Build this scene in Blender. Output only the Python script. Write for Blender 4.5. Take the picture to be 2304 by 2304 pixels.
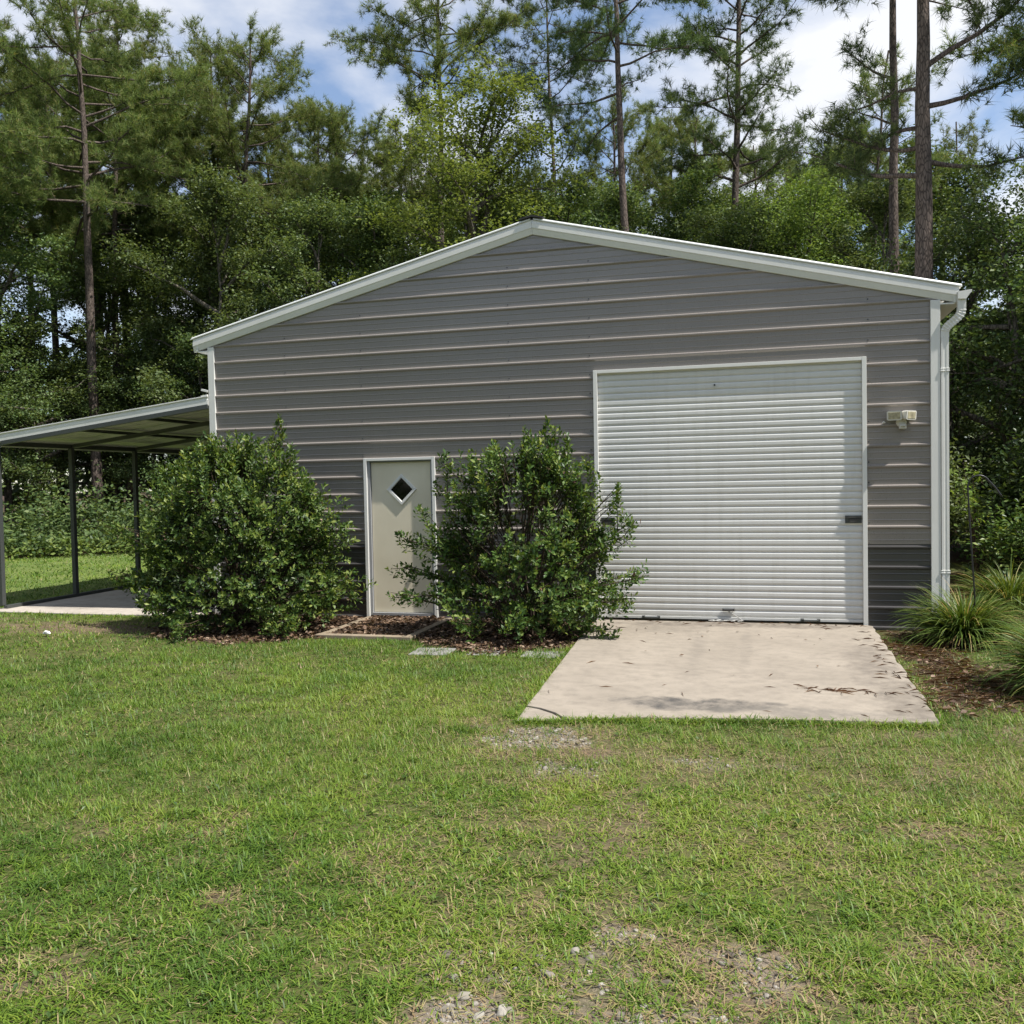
import bpy, bmesh, math, random
import numpy as np
from mathutils import Vector, Matrix

for o in list(bpy.data.objects):
    bpy.data.objects.remove(o)
SC = bpy.context.scene
COL = SC.collection
rng = np.random.default_rng(7)
random.seed(7)

# ------------------------------------------------------------------ camera
cam_d = bpy.data.cameras.new('camera')
cam_d.lens = 36.0 * 2041 / 2304
cam_d.sensor_width = 36.0
cam_d.clip_end = 3000
cam = bpy.data.objects.new('camera', cam_d)
COL.objects.link(cam)
RIGHT = (0.96457, 0.26316, -0.01877)
UP = (0.00982, 0.03528, 0.99933)
FWD = (-0.26364, 0.96411, -0.03145)
mw = Matrix.Identity(4)
for i in range(3):
    mw[i][0], mw[i][1], mw[i][2] = RIGHT[i], UP[i], -FWD[i]
mw[0][3], mw[1][3], mw[2][3] = 0.0, -10.955, 1.669
cam.matrix_world = mw
SC.camera = cam

# ------------------------------------------------------------------ light
TO_SUN = Vector((0.56, -0.12, 1.0)).normalized()
SUN_EL = math.asin(TO_SUN.z)
SUN_ROT = math.atan2(TO_SUN.x, TO_SUN.y)
sun_d = bpy.data.lights.new('sun', 'SUN')
sun_d.energy = 5.0
sun_d.angle = math.radians(0.8)
sun_d.color = (1.0, 0.965, 0.91)
sun = bpy.data.objects.new('sun', sun_d)
sun.rotation_euler = TO_SUN.to_track_quat('Z', 'Y').to_euler()
sun.location = (20, -10, 40)
COL.objects.link(sun)

world = bpy.data.worlds.new('World')
SC.world = world
world.use_nodes = True
wt = world.node_tree
wt.nodes.clear()
w_out = wt.nodes.new('ShaderNodeOutputWorld')
w_bg = wt.nodes.new('ShaderNodeBackground')
w_bg.inputs['Strength'].default_value = 0.11
w_sky = wt.nodes.new('ShaderNodeTexSky')
w_sky.sky_type = 'NISHITA'
w_sky.sun_disc = False
w_sky.sun_elevation = SUN_EL
w_sky.sun_rotation = SUN_ROT
w_sky.air_density = 1.0
w_sky.dust_density = 0.5
w_sky.ozone_density = 2.5
w_tc = wt.nodes.new('ShaderNodeTexCoord')
w_map = wt.nodes.new('ShaderNodeMapping')
w_map.inputs['Location'].default_value = (3.7, 1.3, 1.68)
w_map.inputs['Scale'].default_value = (1.0, 1.0, 1.7)
w_n = wt.nodes.new('ShaderNodeTexNoise')
w_n.inputs['Scale'].default_value = 3.2
w_n.inputs['Detail'].default_value = 7
w_n.inputs['Roughness'].default_value = 0.52
w_n.inputs['Distortion'].default_value = 0.25
w_r = wt.nodes.new('ShaderNodeValToRGB')
w_r.color_ramp.elements[0].position = 0.42
w_r.color_ramp.elements[0].color = (0.07, 0.07, 0.07, 1)
w_r.color_ramp.elements[1].position = 0.60
w_r.color_ramp.elements[1].color = (0.92, 0.92, 0.92, 1)
w_mix = wt.nodes.new('ShaderNodeMix')
w_mix.data_type = 'RGBA'
w_mix.inputs[7].default_value = (5.8, 5.85, 6.0, 1)
L = wt.links.new
L(w_tc.outputs['Generated'], w_map.inputs['Vector'])
L(w_map.outputs['Vector'], w_n.inputs['Vector'])
L(w_n.outputs['Fac'], w_r.inputs['Fac'])
L(w_r.outputs['Color'], w_mix.inputs[0])
L(w_sky.outputs['Color'], w_mix.inputs[6])
L(w_mix.outputs[2], w_bg.inputs['Color'])
L(w_bg.outputs['Background'], w_out.inputs['Surface'])

SC.view_settings.view_transform = 'Standard'
SC.view_settings.look = 'None'
SC.view_settings.gamma = 1.0
SC.view_settings.exposure = 0.72
SC.view_settings.use_curve_mapping = False
SC.render.engine = 'CYCLES'
SC.cycles.use_denoising = True
SC.cycles.max_bounces = 8
SC.cycles.diffuse_bounces = 4
SC.cycles.transmission_bounces = 4

# ------------------------------------------------------------------ helpers
def tag(o, label=None, cat=None, group=None, kind=None):
    if label: o['label'] = label
    if cat: o['category'] = cat
    if group: o['group'] = group
    if kind: o['kind'] = kind
    return o

def link(o, parent=None):
    COL.objects.link(o)
    if parent is not None: o.parent = parent
    return o

def empty(name, loc=(0, 0, 0)):
    o = bpy.data.objects.new(name, None)
    o.location = loc
    o.empty_display_size = 0.2
    return link(o)

def np_mesh(name, V, F, mats=None, attrs=None, mat_idx=None, smooth=False):
    """V (n,3), F (k,3) or (k,4) numpy arrays."""
    V = np.asarray(V, dtype=np.float32)
    F = np.asarray(F, dtype=np.int32)
    me = bpy.data.meshes.new(name)
    k, s = F.shape
    me.vertices.add(len(V))
    me.vertices.foreach_set('co', V.ravel())
    me.loops.add(k * s)
    me.loops.foreach_set('vertex_index', F.ravel())
    me.polygons.add(k)
    me.polygons.foreach_set('loop_start', np.arange(k, dtype=np.int32) * s)
    if mats:
        for m in (mats if isinstance(mats, (list, tuple)) else [mats]):
            me.materials.append(m)
    if mat_idx is not None:
        me.polygons.foreach_set('material_index', np.asarray(mat_idx, dtype=np.int32))
    if smooth:
        me.polygons.foreach_set('use_smooth', np.ones(k, dtype=bool))
    if attrs:
        for an, av in attrs.items():
            a = me.attributes.new(an, 'FLOAT', 'POINT')
            a.data.foreach_set('value', np.asarray(av, dtype=np.float32))
    me.update(calc_edges=True)
    return me

def add(name, me, parent=None, loc=None):
    o = bpy.data.objects.new(name, me)
    if loc is not None: o.location = loc
    return link(o, parent)

class MB:
    """collects boxes, prisms and tubes into one mesh"""
    def __init__(self): self.v = []; self.f = []; self.mi = []; self.cur = 0
    def face(self, idx): self.f.append(tuple(idx)); self.mi.append(self.cur)
    def box(self, x0, x1, y0, y1, z0, z1):
        b = len(self.v)
        self.v += [(x, y, z) for z in (z0, z1) for y in (y0, y1) for x in (x0, x1)]
        for q in ((0,2,3,1), (4,5,7,6), (0,1,5,4), (2,6,7,3), (0,4,6,2), (1,3,7,5)):
            self.face([b + i for i in q])
        return self
    def bar(self, a, b, w, h, up=(0, 0, 1)):
        a = Vector(a); b = Vector(b); d = (b - a).normalized(); u = Vector(up)
        s = d.cross(u).normalized(); u = s.cross(d).normalized()
        k = len(self.v)
        for p in (a, b):
            for i, j in ((-1, -1), (1, -1), (1, 1), (-1, 1)):
                self.v.append(tuple(p + s * (w / 2 * i) + u * (h / 2 * j)))
        for q in ((0,1,2,3), (7,6,5,4), (0,4,5,1), (1,5,6,2), (2,6,7,3), (3,7,4,0)):
            self.face([k + i for i in q])
        return self
    def prism(self, pts, a, b, axis):
        """extrude 2-D polygon pts from a to b along axis ('x','y','z'); pts are the other two coords in order"""
        k = len(self.v); n = len(pts)
        for t in (a, b):
            for p, q in pts:
                self.v.append({'x': (t, p, q), 'y': (p, t, q), 'z': (p, q, t)}[axis])
        for i in range(n):
            j = (i + 1) % n
            self.face([k + i, k + j, k + n + j, k + n + i])
        self.face([k + i for i in range(n)][::-1]); self.face([k + n + i for i in range(n)])
        return self
    def rings(self, rings, closed=True, caps=True):
        k = len(self.v); n = len(rings[0])
        for r in rings: self.v += [tuple(p) for p in r]
        for i in range(len(rings) - 1):
            for j in range(n if closed else n - 1):
                j2 = (j + 1) % n
                self.face([k + i*n + j, k + i*n + j2, k + (i+1)*n + j2, k + (i+1)*n + j])
        if caps and closed:
            self.face([k + j for j in range(n)][::-1])
            self.face([k + (len(rings)-1)*n + j for j in range(n)])
        return self
    def tube(self, pts, rad, n=8):
        pts = [Vector(p) for p in pts]
        rs = rad if isinstance(rad, (list, tuple)) else [rad] * len(pts)
        rr = []; ref = Vector((0.13, 0.97, 0.21))
        for i, p in enumerate(pts):
            d = (pts[min(i+1, len(pts)-1)] - pts[max(i-1, 0)]).normalized()
            s = d.cross(ref)
            if s.length < 1e-3: s = d.cross(Vector((1, 0, 0)))
            s.normalize(); u = s.cross(d)
            rr.append([p + (s * math.cos(t) + u * math.sin(t)) * rs[i] for t in [2*math.pi*j/n for j in range(n)]])
        return self.rings(rr)
    def mesh(self, name, mats, smooth=False, bevel=0.0):
        me = bpy.data.meshes.new(name)
        me.from_pydata(self.v, [], self.f)
        for m in (mats if isinstance(mats, (list, tuple)) else [mats]): me.materials.append(m)
        me.polygons.foreach_set('material_index', self.mi)
        bm = bmesh.new(); bm.from_mesh(me)
        bmesh.ops.recalc_face_normals(bm, faces=bm.faces)
        if bevel > 0:
            bmesh.ops.bevel(bm, geom=[e for e in bm.edges if len(e.link_faces) == 2 and e.calc_face_angle(0) > 0.6],
                            offset=bevel, segments=2, affect='EDGES', profile=0.6)
        bm.to_mesh(me); bm.free()
        if smooth: me.polygons.foreach_set('use_smooth', [True] * len(me.polygons))
        me.update()
        return me
    def build(self, name, mats, parent=None, **kw):
        return add(name, self.mesh(name, mats, **kw), parent)

# numpy value noise (2-D)
_P = np.random.default_rng(3).random((256, 256))
def vnoise(x, y, s=1.0, seed=0):
    x = np.asarray(x) * s + seed * 17.31; y = np.asarray(y) * s + seed * 9.77
    xi = np.floor(x).astype(int); yi = np.floor(y).astype(int)
    u = x - xi; v = y - yi; u = u*u*(3-2*u); v = v*v*(3-2*v)
    g = lambda a, b: _P[a % 256, b % 256]
    return (g(xi, yi)*(1-u) + g(xi+1, yi)*u)*(1-v) + (g(xi, yi+1)*(1-u) + g(xi+1, yi+1)*u)*v
def fbm(x, y, s=1.0, seed=0, oct=4):
    t = 0; a = 0.5; n = 0
    for i in range(oct):
        t = t + a * vnoise(x, y, s * 2**i, seed + i*3); n += a; a *= 0.55
    return t / n
def sstep(a, b, x):
    t = np.clip((np.asarray(x, dtype=float) - a) / (b - a), 0, 1); return t*t*(3-2*t)

def basis(axis, up):
    """rows of axis (m,3) -> rotation (m,3,3) with columns x=axis, y, z near up"""
    x = axis / np.maximum(np.linalg.norm(axis, axis=1, keepdims=True), 1e-9)
    u = up - (up * x).sum(1, keepdims=True) * x
    n = np.linalg.norm(u, axis=1, keepdims=True)
    bad = n[:, 0] < 1e-4
    u[bad] = np.cross(x[bad], [0.3, 0.9, 0.1]); n = np.linalg.norm(u, axis=1, keepdims=True)
    z = u / n
    y = np.cross(z, x)
    return np.stack([x, y, z], 2)

def scatter(tv, tf, pos, rot, scale):
    """copies of a small template: returns V, F"""
    tv = np.asarray(tv, dtype=float); tf = np.asarray(tf)
    m = len(pos); n = len(tv)
    scale = np.asarray(scale, dtype=float)
    if scale.ndim == 1: scale = np.repeat(scale[:, None], 3, 1)
    V = np.einsum('mij,mnj->mni', rot, tv[None] * scale[:, None, :]) + pos[:, None, :]
    F = (tf[None] + (np.arange(m) * n)[:, None, None]).reshape(-1, tf.shape[1])
    return V.reshape(-1, 3), F

def rdir(n, g=rng):
    v = g.normal(size=(n, 3)); return v / np.linalg.norm(v, axis=1, keepdims=True)

# ------------------------------------------------------------------ materials
def new_mat(name):
    m = bpy.data.materials.new(name); m.use_nodes = True
    nt = m.node_tree; b = nt.nodes['Principled BSDF']
    return m, nt, b
def N(nt, t, **kw):
    n = nt.nodes.new('ShaderNode' + t)
    for k, v in kw.items():
        if k in n.inputs: n.inputs[k].default_value = v
        else: setattr(n, k, v)
    return n
def ramp(nt, fac, stops, interp='LINEAR'):
    r = nt.nodes.new('ShaderNodeValToRGB'); r.color_ramp.interpolation = interp
    while len(r.color_ramp.elements) < len(stops): r.color_ramp.elements.new(0.5)
    for e, (p, c) in zip(r.color_ramp.elements, stops):
        e.position = p; e.color = (*c, 1) if len(c) == 3 else c
    nt.links.new(fac, r.inputs['Fac']); return r.outputs['Color']
def g3(v): return (v, v, v)
def mixc(nt, fac, a, b, blend='MIX'):
    m = nt.nodes.new('ShaderNodeMix'); m.data_type = 'RGBA'; m.blend_type = blend
    for s, i in ((fac, 0), (a, 6), (b, 7)):
        if hasattr(s, 'is_linked'): nt.links.new(s, m.inputs[i])
        elif i == 0: m.inputs[0].default_value = s
        else: m.inputs[i].default_value = (*s, 1)
    return m.outputs[2]
def math_n(nt, op, a, b=0.0, clamp=False):
    m = nt.nodes.new('ShaderNodeMath'); m.operation = op; m.use_clamp = clamp
    for s, i in ((a, 0), (b, 1)):
        if hasattr(s, 'is_linked'): nt.links.new(s, m.inputs[i])
        else: m.inputs[i].default_value = s
    return m.outputs[0]
def noise(nt, vec, scale, detail=5, rough=0.55, dist=0.0):
    n = N(nt, 'TexNoise', Scale=scale, Detail=detail, Roughness=rough, Distortion=dist)
    if vec is not None: nt.links.new(vec, n.inputs['Vector'])
    return n.outputs['Fac']
def bump(nt, b, h, strength, dist=0.01):
    bp = N(nt, 'Bump', Strength=strength, Distance=dist)
    nt.links.new(h, bp.inputs['Height']); nt.links.new(bp.outputs['Normal'], b.inputs['Normal'])
def coord(nt, scale=None, kind='Object'):
    t = nt.nodes.new('ShaderNodeTexCoord')
    if scale is None: return t.outputs[kind]
    mp = N(nt, 'Mapping'); mp.inputs['Scale'].default_value = scale
    nt.links.new(t.outputs[kind], mp.inputs['Vector']); return mp.outputs['Vector']
def geo_pos(nt):
    return nt.nodes.new('ShaderNodeNewGeometry').outputs['Position']

def metal_paint(name, col, rough=0.35, var=0.10, dirt=0.12, coat=0.0, wave=0.16):
    m, nt, b = new_mat(name)
    p = geo_pos(nt)
    n1 = noise(nt, p, 0.9, 4)
    mp = N(nt, 'Mapping'); mp.inputs['Scale'].default_value = (6, 6, 0.5)
    nt.links.new(p, mp.inputs['Vector'])
    n2 = noise(nt, mp.outputs['Vector'], 2.0, 5)
    n3 = noise(nt, p, 60, 2)
    c = ramp(nt, n1, [(0.25, tuple(x*(1-var) for x in col)), (0.75, tuple(min(1, x*(1+var*0.6)) for x in col))])
    d = ramp(nt, n2, [(0.50, g3(0.0)), (0.80, g3(dirt))])
    c = mixc(nt, d, c, tuple(x*0.55 for x in (col[0], col[1]*0.97, col[2]*0.88)))
    nt.links.new(c, b.inputs['Base Color'])
    r = ramp(nt, n3, [(0.3, g3(rough*0.85)), (0.7, g3(rough*1.2))])
    nt.links.new(r, b.inputs['Roughness'])
    bump(nt, b, n1, wave, 0.02)
    b.inputs['Coat Weight'].default_value = coat; b.inputs['Coat Roughness'].default_value = 0.22
    return m

M_SIDING = metal_paint('grey_siding_paint', (0.232, 0.205, 0.184), 0.30, 0.05, 0.10, 0.8, 0.05)
M_WAINSCOT = metal_paint('charcoal_siding_paint', (0.052, 0.048, 0.048), 0.34, 0.1, 0.12, 0.8)
M_WHITE = metal_paint('white_trim_paint', (0.70, 0.69, 0.645), 0.38, 0.05, 0.10)
M_CURTAIN = metal_paint('white_curtain_paint', (0.63, 0.625, 0.59), 0.34, 0.05, 0.22)
M_ROOF = metal_paint('pale_roof_paint', (0.66, 0.67, 0.64), 0.4, 0.06, 0.14)
M_SCREW = metal_paint('screw_steel', (0.05, 0.05, 0.055), 0.5)
M_GALV = metal_paint('dark_steel_tube', (0.055, 0.06, 0.057), 0.45, 0.2)
M_ROOFUNDER = metal_paint('bare_roof_sheet', (0.60, 0.60, 0.52), 0.45, 0.1)
M_DARKMETAL = metal_paint('dark_hardware', (0.06, 0.058, 0.055), 0.4)
M_JAMB = metal_paint('grey_jamb', (0.26, 0.265, 0.27), 0.5)
M_BLACKIRON = metal_paint('black_iron', (0.018, 0.018, 0.018), 0.4)
M_RIDGE = metal_paint('dark_ridge_foam', (0.02, 0.019, 0.018), 0.7)
M_LAMPBODY = metal_paint('yellowed_plastic', (0.62, 0.60, 0.53), 0.45, 0.1, 0.2)
M_ROPE = metal_paint('grey_rope', (0.42, 0.41, 0.38), 0.8)

def m_doorface():
    m, nt, b = new_mat('cream_door_skin')
    p = geo_pos(nt)
    n1 = noise(nt, p, 2.2, 4); n2 = noise(nt, p, 90, 3)
    v = N(nt, 'TexVoronoi', Scale=38.0); nt.links.new(p, v.inputs['Vector'])
    c = ramp(nt, n1, [(0.3, (0.68, 0.61, 0.455)), (0.7, (0.76, 0.69, 0.53))])
    s = ramp(nt, v.outputs['Distance'], [(0.0, g3(0.35)), (0.12, g3(0.0))])
    c = mixc(nt, s, c, (0.78, 0.76, 0.70))
    nt.links.new(c, b.inputs['Base Color']); b.inputs['Roughness'].default_value = 0.5
    bump(nt, b, n2, 0.12, 0.003)
    return m
M_DOOR = m_doorface()
def m_glass(name, col, rough=0.06):
    m, nt, b = new_mat(name)
    n1 = noise(nt, geo_pos(nt), 14, 4)
    nt.links.new(ramp(nt, n1, [(0.35, tuple(c*0.6 for c in col)), (0.7, tuple(c*1.5 for c in col))]), b.inputs['Base Color'])
    b.inputs['Roughness'].default_value = rough; b.inputs['IOR'].default_value = 1.33
    return m
M_GLASS = m_glass('dark_window_glass', (0.002, 0.0022, 0.0025))
M_LENS = m_glass('amber_lamp_lens', (0.40, 0.36, 0.24), 0.25)

def m_concrete(name, a, c2, stains_shade):
    m, nt, b = new_mat(name)
    p = geo_pos(nt)
    n1 = noise(nt, p, 1.1, 6, 0.6); n2 = noise(nt, p, 9, 6, 0.65); n3 = noise(nt, p, 120, 3)
    c = ramp(nt, n1, [(0.3, a), (0.72, c2)])
    c = mixc(nt, ramp(nt, n2, [(0.42, g3(0)), (0.75, g3(0.55))]), c, tuple(x*0.62 for x in a))
    c = mixc(nt, ramp(nt, n3, [(0.55, g3(0)), (0.75, g3(0.22))]), c, tuple(x*0.5 for x in a))
    sx = N(nt, 'SeparateXYZ'); nt.links.new(p, sx.inputs[0])
    nw = noise(nt, p, 3.5, 6, 0.7)
    for (cx, cy, rx, ry, k, col) in stains_shade:
        dx = math_n(nt, 'DIVIDE', math_n(nt, 'SUBTRACT', sx.outputs[0], cx), rx)
        dy = math_n(nt, 'DIVIDE', math_n(nt, 'SUBTRACT', sx.outputs[1], cy), ry)
        r2 = math_n(nt, 'ADD', math_n(nt, 'MULTIPLY', dx, dx), math_n(nt, 'MULTIPLY', dy, dy))
        v = math_n(nt, 'SUBTRACT', math_n(nt, 'ADD', 1.0, math_n(nt, 'MULTIPLY', math_n(nt, 'SUBTRACT', nw, 0.5), 3.4)), r2)
        f = ramp(nt, v, [(0.0, g3(0)), (0.9, g3(k))])
        f2 = mixc(nt, 1.0, f, ramp(nt, n2, [(0.25, g3(0.35)), (0.65, g3(1))]), 'MULTIPLY')
        c = mixc(nt, f2, c, col)
    nt.links.new(c, b.inputs['Base Color']); b.inputs['Roughness'].default_value = 0.85
    bump(nt, b, mixc(nt, 0.35, n2, n3), 0.25, 0.006)
    return m
M_APRON = m_concrete('tan_concrete', (0.222, 0.190, 0.150), (0.300, 0.258, 0.206), [
    (-0.45, -3.98, 0.70, 0.21, 1.0, (0.055, 0.05, 0.045)),
    (0.45, -4.08, 0.9, 0.20, 0.7, (0.13, 0.115, 0.095)),
    (0.95, -2.2, 0.25, 1.2, 0.75, (0.12, 0.10, 0.08)),
    (-0.62, -1.9, 0.10, 1.7, 0.40, (0.15, 0.13, 0.105)),
    (-0.15, -1.5, 0.07, 1.5, 0.34, (0.15, 0.13, 0.105)),
    (-0.3, -0.25, 1.8, 0.22, 0.9, (0.11, 0.09, 0.07)), (1.05, -3.6, 0.25, 0.8, 0.8, (0.12, 0.10, 0.078)), (-1.1, -0.6, 0.6, 0.35, 0.45, (0.13, 0.11, 0.085)), (0.1, -2.9, 0.5, 0.25, 0.35, (0.16, 0.135, 0.105))])  # first entry: wall-foot dirt with the wall's narrow shadow painted in
M_CARSLAB = m_concrete('grey_tan_concrete', (0.34, 0.30, 0.25), (0.42, 0.38, 0.325), [(-9.9, 0.35, 0.7, 0.35, 0.6, (0.16, 0.14, 0.12))])  # dark patch is a painted shadow on the carport floor by the front post
M_PAVER = m_concrete('grey_paver_concrete', (0.17, 0.165, 0.15), (0.25, 0.24, 0.22), [])
M_TIMBER = m_concrete('weathered_timber', (0.20, 0.155, 0.105), (0.29, 0.235, 0.165), [])

def m_ground():
    m, nt, b = new_mat('lawn_soil')
    p = geo_pos(nt)
    def at(n):
        a = N(nt, 'Attribute'); a.attribute_name = n; return a.outputs['Fac']
    n1 = noise(nt, p, 0.8, 5); n2 = noise(nt, p, 11, 6, 0.65); n3 = noise(nt, p, 55, 4, 0.7); n4 = noise(nt, p, 170, 3)
    thatch = ramp(nt, n2, [(0.28, (0.028, 0.038, 0.010)), (0.5, (0.066, 0.080, 0.020)), (0.72, (0.12, 0.118, 0.040))])
    thatch = mixc(nt, ramp(nt, n3, [(0.45, g3(0)), (0.7, g3(0.6))]), thatch, (0.15, 0.12, 0.06))
    far = ramp(nt, n1, [(0.3, (0.085, 0.125, 0.030)), (0.7, (0.15, 0.18, 0.055))])
    thatch = mixc(nt, at('far'), thatch, far)
    soil = ramp(nt, n3, [(0.3, (0.075, 0.052, 0.036)), (0.55, (0.16, 0.115, 0.08)), (0.75, (0.26, 0.20, 0.145))])
    c = mixc(nt, at('bare'), thatch, soil)
    litter = ramp(nt, n3, [(0.3, (0.018, 0.012, 0.008)), (0.55, (0.060, 0.036, 0.022)), (0.78, (0.15, 0.095, 0.058))])
    c = mixc(nt, at('litter'), c, litter)
    grav = ramp(nt, n3, [(0.25, (0.12, 0.10, 0.078)), (0.6, (0.27, 0.235, 0.19))])
    c = mixc(nt, at('gravel'), c, grav)
    nt.links.new(c, b.inputs['Base Color']); b.inputs['Roughness'].default_value = 0.95
    b.inputs['Specular IOR Level'].default_value = 0.15
    bump(nt, b, mixc(nt, 0.5, n3, n4), 0.9, 0.02)
    return m
M_GROUND = m_ground()

def m_grass():
    m, nt, b = new_mat('grass_blade')
    a = N(nt, 'Attribute'); a.attribute_name = 'tint'
    c = ramp(nt, a.outputs['Fac'], [(0.0, (0.038, 0.085, 0.011)), (0.3, (0.098, 0.178, 0.019)), (0.55, (0.185, 0.258, 0.028)),
                                    (0.75, (0.24, 0.280, 0.042)), (0.9, (0.38, 0.31, 0.16)), (1.0, (0.30, 0.20, 0.11))])
    nt.links.new(c, b.inputs['Base Color'])
    b.inputs['Roughness'].default_value = 0.5; b.inputs['Specular IOR Level'].default_value = 0.35
    tr = N(nt, 'BsdfTranslucent'); nt.links.new(c, tr.inputs['Color'])
    mx = N(nt, 'MixShader'); mx.inputs[0].default_value = 0.36
    nt.links.new(b.outputs[0], mx.inputs[1]); nt.links.new(tr.outputs[0], mx.inputs[2])
    nt.links.new(mx.outputs[0], nt.nodes['Material Output'].inputs['Surface'])
    return m
M_GRASS = m_grass()

def leaf_mat(name, stops, trans=0.3, rough=0.45, spec=0.4, objvar=0.25):
    m, nt, b = new_mat(name)
    g = nt.nodes.new('ShaderNodeNewGeometry')
    c = ramp(nt, g.outputs['Random Per Island'], stops)
    oi = nt.nodes.new('ShaderNodeObjectInfo')
    hv = N(nt, 'HueSaturation')
    nt.links.new(math_n(nt, 'ADD', 1 - objvar/2, math_n(nt, 'MULTIPLY', oi.outputs['Random'], objvar)), hv.inputs['Value'])
    nt.links.new(math_n(nt, 'ADD', 0.49, math_n(nt, 'MULTIPLY', oi.outputs['Random'], 0.025)), hv.inputs['Hue'])
    nt.links.new(c, hv.inputs['Color'])
    c = hv.outputs['Color']
    nt.links.new(c, b.inputs['Base Color'])
    b.inputs['Roughness'].default_value = rough; b.inputs['Specular IOR Level'].default_value = spec
    tr = N(nt, 'BsdfTranslucent'); nt.links.new(mixc(nt, 1.0, c, (1.25, 1.2, 0.6), 'MULTIPLY'), tr.inputs['Color'])
    mx = N(nt, 'MixShader'); mx.inputs[0].default_value = trans
    nt.links.new(b.outputs[0], mx.inputs[1]); nt.links.new(tr.outputs[0], mx.inputs[2])
    nt.links.new(mx.outputs[0], nt.nodes['Material Output'].inputs['Surface'])
    return m
M_NEEDLE = leaf_mat('pine_needles', [(0.0, (0.081, 0.123, 0.038)), (0.5, (0.135, 0.183, 0.054)), (0.85, (0.200, 0.238, 0.077)), (1.0, (0.300, 0.238, 0.115))], 0.34, 0.6, 0.15, 0.3)
M_NEEDLE_DK = leaf_mat('dark_pine_needles', [(0.0, (0.044, 0.073, 0.031)), (0.6, (0.087, 0.128, 0.046)), (1.0, (0.152, 0.186, 0.067))], 0.32, 0.6, 0.15, 0.25)
M_LEAF_PALE = leaf_mat('pale_green_leaves', [(0.0, (0.095, 0.145, 0.032)), (0.5, (0.148, 0.206, 0.049)), (1.0, (0.222, 0.274, 0.082))], 0.36, 0.55, 0.15)
M_LEAF_MID = leaf_mat('grey_green_leaves', [(0.0, (0.061, 0.097, 0.035)), (0.5, (0.104, 0.151, 0.054)), (1.0, (0.174, 0.218, 0.092))], 0.34, 0.5, 0.22)
M_LEAF_DK = leaf_mat('dark_green_leaves', [(0.0, (0.040, 0.069, 0.024)), (0.6, (0.088, 0.131, 0.042)), (1.0, (0.141, 0.178, 0.056))], 0.30, 0.5, 0.22)
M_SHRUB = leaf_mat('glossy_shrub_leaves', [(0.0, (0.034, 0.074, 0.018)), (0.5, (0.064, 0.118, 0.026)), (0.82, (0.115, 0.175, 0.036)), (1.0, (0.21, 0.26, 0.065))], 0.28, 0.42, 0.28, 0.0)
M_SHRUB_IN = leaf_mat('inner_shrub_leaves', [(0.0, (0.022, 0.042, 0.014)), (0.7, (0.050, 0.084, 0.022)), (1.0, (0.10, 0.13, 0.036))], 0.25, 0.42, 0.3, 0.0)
M_SHRUB_NEW = leaf_mat('young_shrub_leaves', [(0.0, (0.090, 0.150, 0.030)), (0.6, (0.155, 0.215, 0.043)), (1.0, (0.25, 0.285, 0.08))], 0.34, 0.42, 0.28, 0.0)
M_CLUMP = leaf_mat('strappy_blades', [(0.0, (0.043, 0.086, 0.014)), (0.6, (0.090, 0.144, 0.024)), (0.93, (0.160, 0.198, 0.040)), (1.0, (0.493, 0.360, 0.150))], 0.28, 0.48, 0.25, 0.12)
M_GUM = leaf_mat('bright_gum_leaves', [(0.0, (0.10, 0.17, 0.03)), (1.0, (0.22, 0.30, 0.065))], 0.4, 0.45, 0.4, 0.3)
M_DEADLEAF = leaf_mat('dead_leaves', [(0.0, (0.030, 0.018, 0.011)), (0.5, (0.085, 0.050, 0.030)), (0.85, (0.17, 0.105, 0.062)), (1.0, (0.32, 0.24, 0.17))], 0.1, 0.6, 0.3, 0.0)
M_STRAW = leaf_mat('pine_straw', [(0.0, (0.07, 0.035, 0.02)), (0.6, (0.16, 0.085, 0.045)), (1.0, (0.28, 0.18, 0.10))], 0.1, 0.6, 0.3, 0.0)

def m_bark(name, a, c2, dk, sc=(7, 7, 1.6)):
    m, nt, b = new_mat(name)
    v = coord(nt, sc)
    n1 = noise(nt, v, 1.0, 6, 0.6, 0.4)
    vo = N(nt, 'TexVoronoi', Scale=1.5); vo.feature = 'DISTANCE_TO_EDGE'; nt.links.new(v, vo.inputs['Vector'])
    c = ramp(nt, n1, [(0.3, a), (0.7, c2)])
    e = ramp(nt, vo.outputs['Distance'], [(0.0, g3(0.9)), (0.16, g3(0))])
    c = mixc(nt, e, c, dk)
    nt.links.new(c, b.inputs['Base Color']); b.inputs['Roughness'].default_value = 0.9
    b.inputs['Specular IOR Level'].default_value = 0.2
    bump(nt, b, mixc(nt, 0.4, vo.outputs['Distance'], n1), 0.9, 0.04)
    return m
M_PINEBARK = m_bark('pine_bark', (0.085, 0.064, 0.052), (0.165, 0.130, 0.110), (0.026, 0.020, 0.017), (13, 13, 4.0))
M_BARK = m_bark('grey_bark', (0.085, 0.072, 0.055), (0.17, 0.15, 0.12), (0.03, 0.025, 0.02), (9, 9, 3))
M_STEM = m_bark('shrub_stem', (0.06, 0.042, 0.03), (0.11, 0.08, 0.055), (0.025, 0.018, 0.013), (20, 20, 8))
M_STONE = leaf_mat('dusty_limestone', [(0.0, (0.10, 0.085, 0.066)), (0.5, (0.20, 0.18, 0.15)), (1.0, (0.36, 0.335, 0.29))], 0.0, 0.9, 0.1, 0.3)

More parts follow.
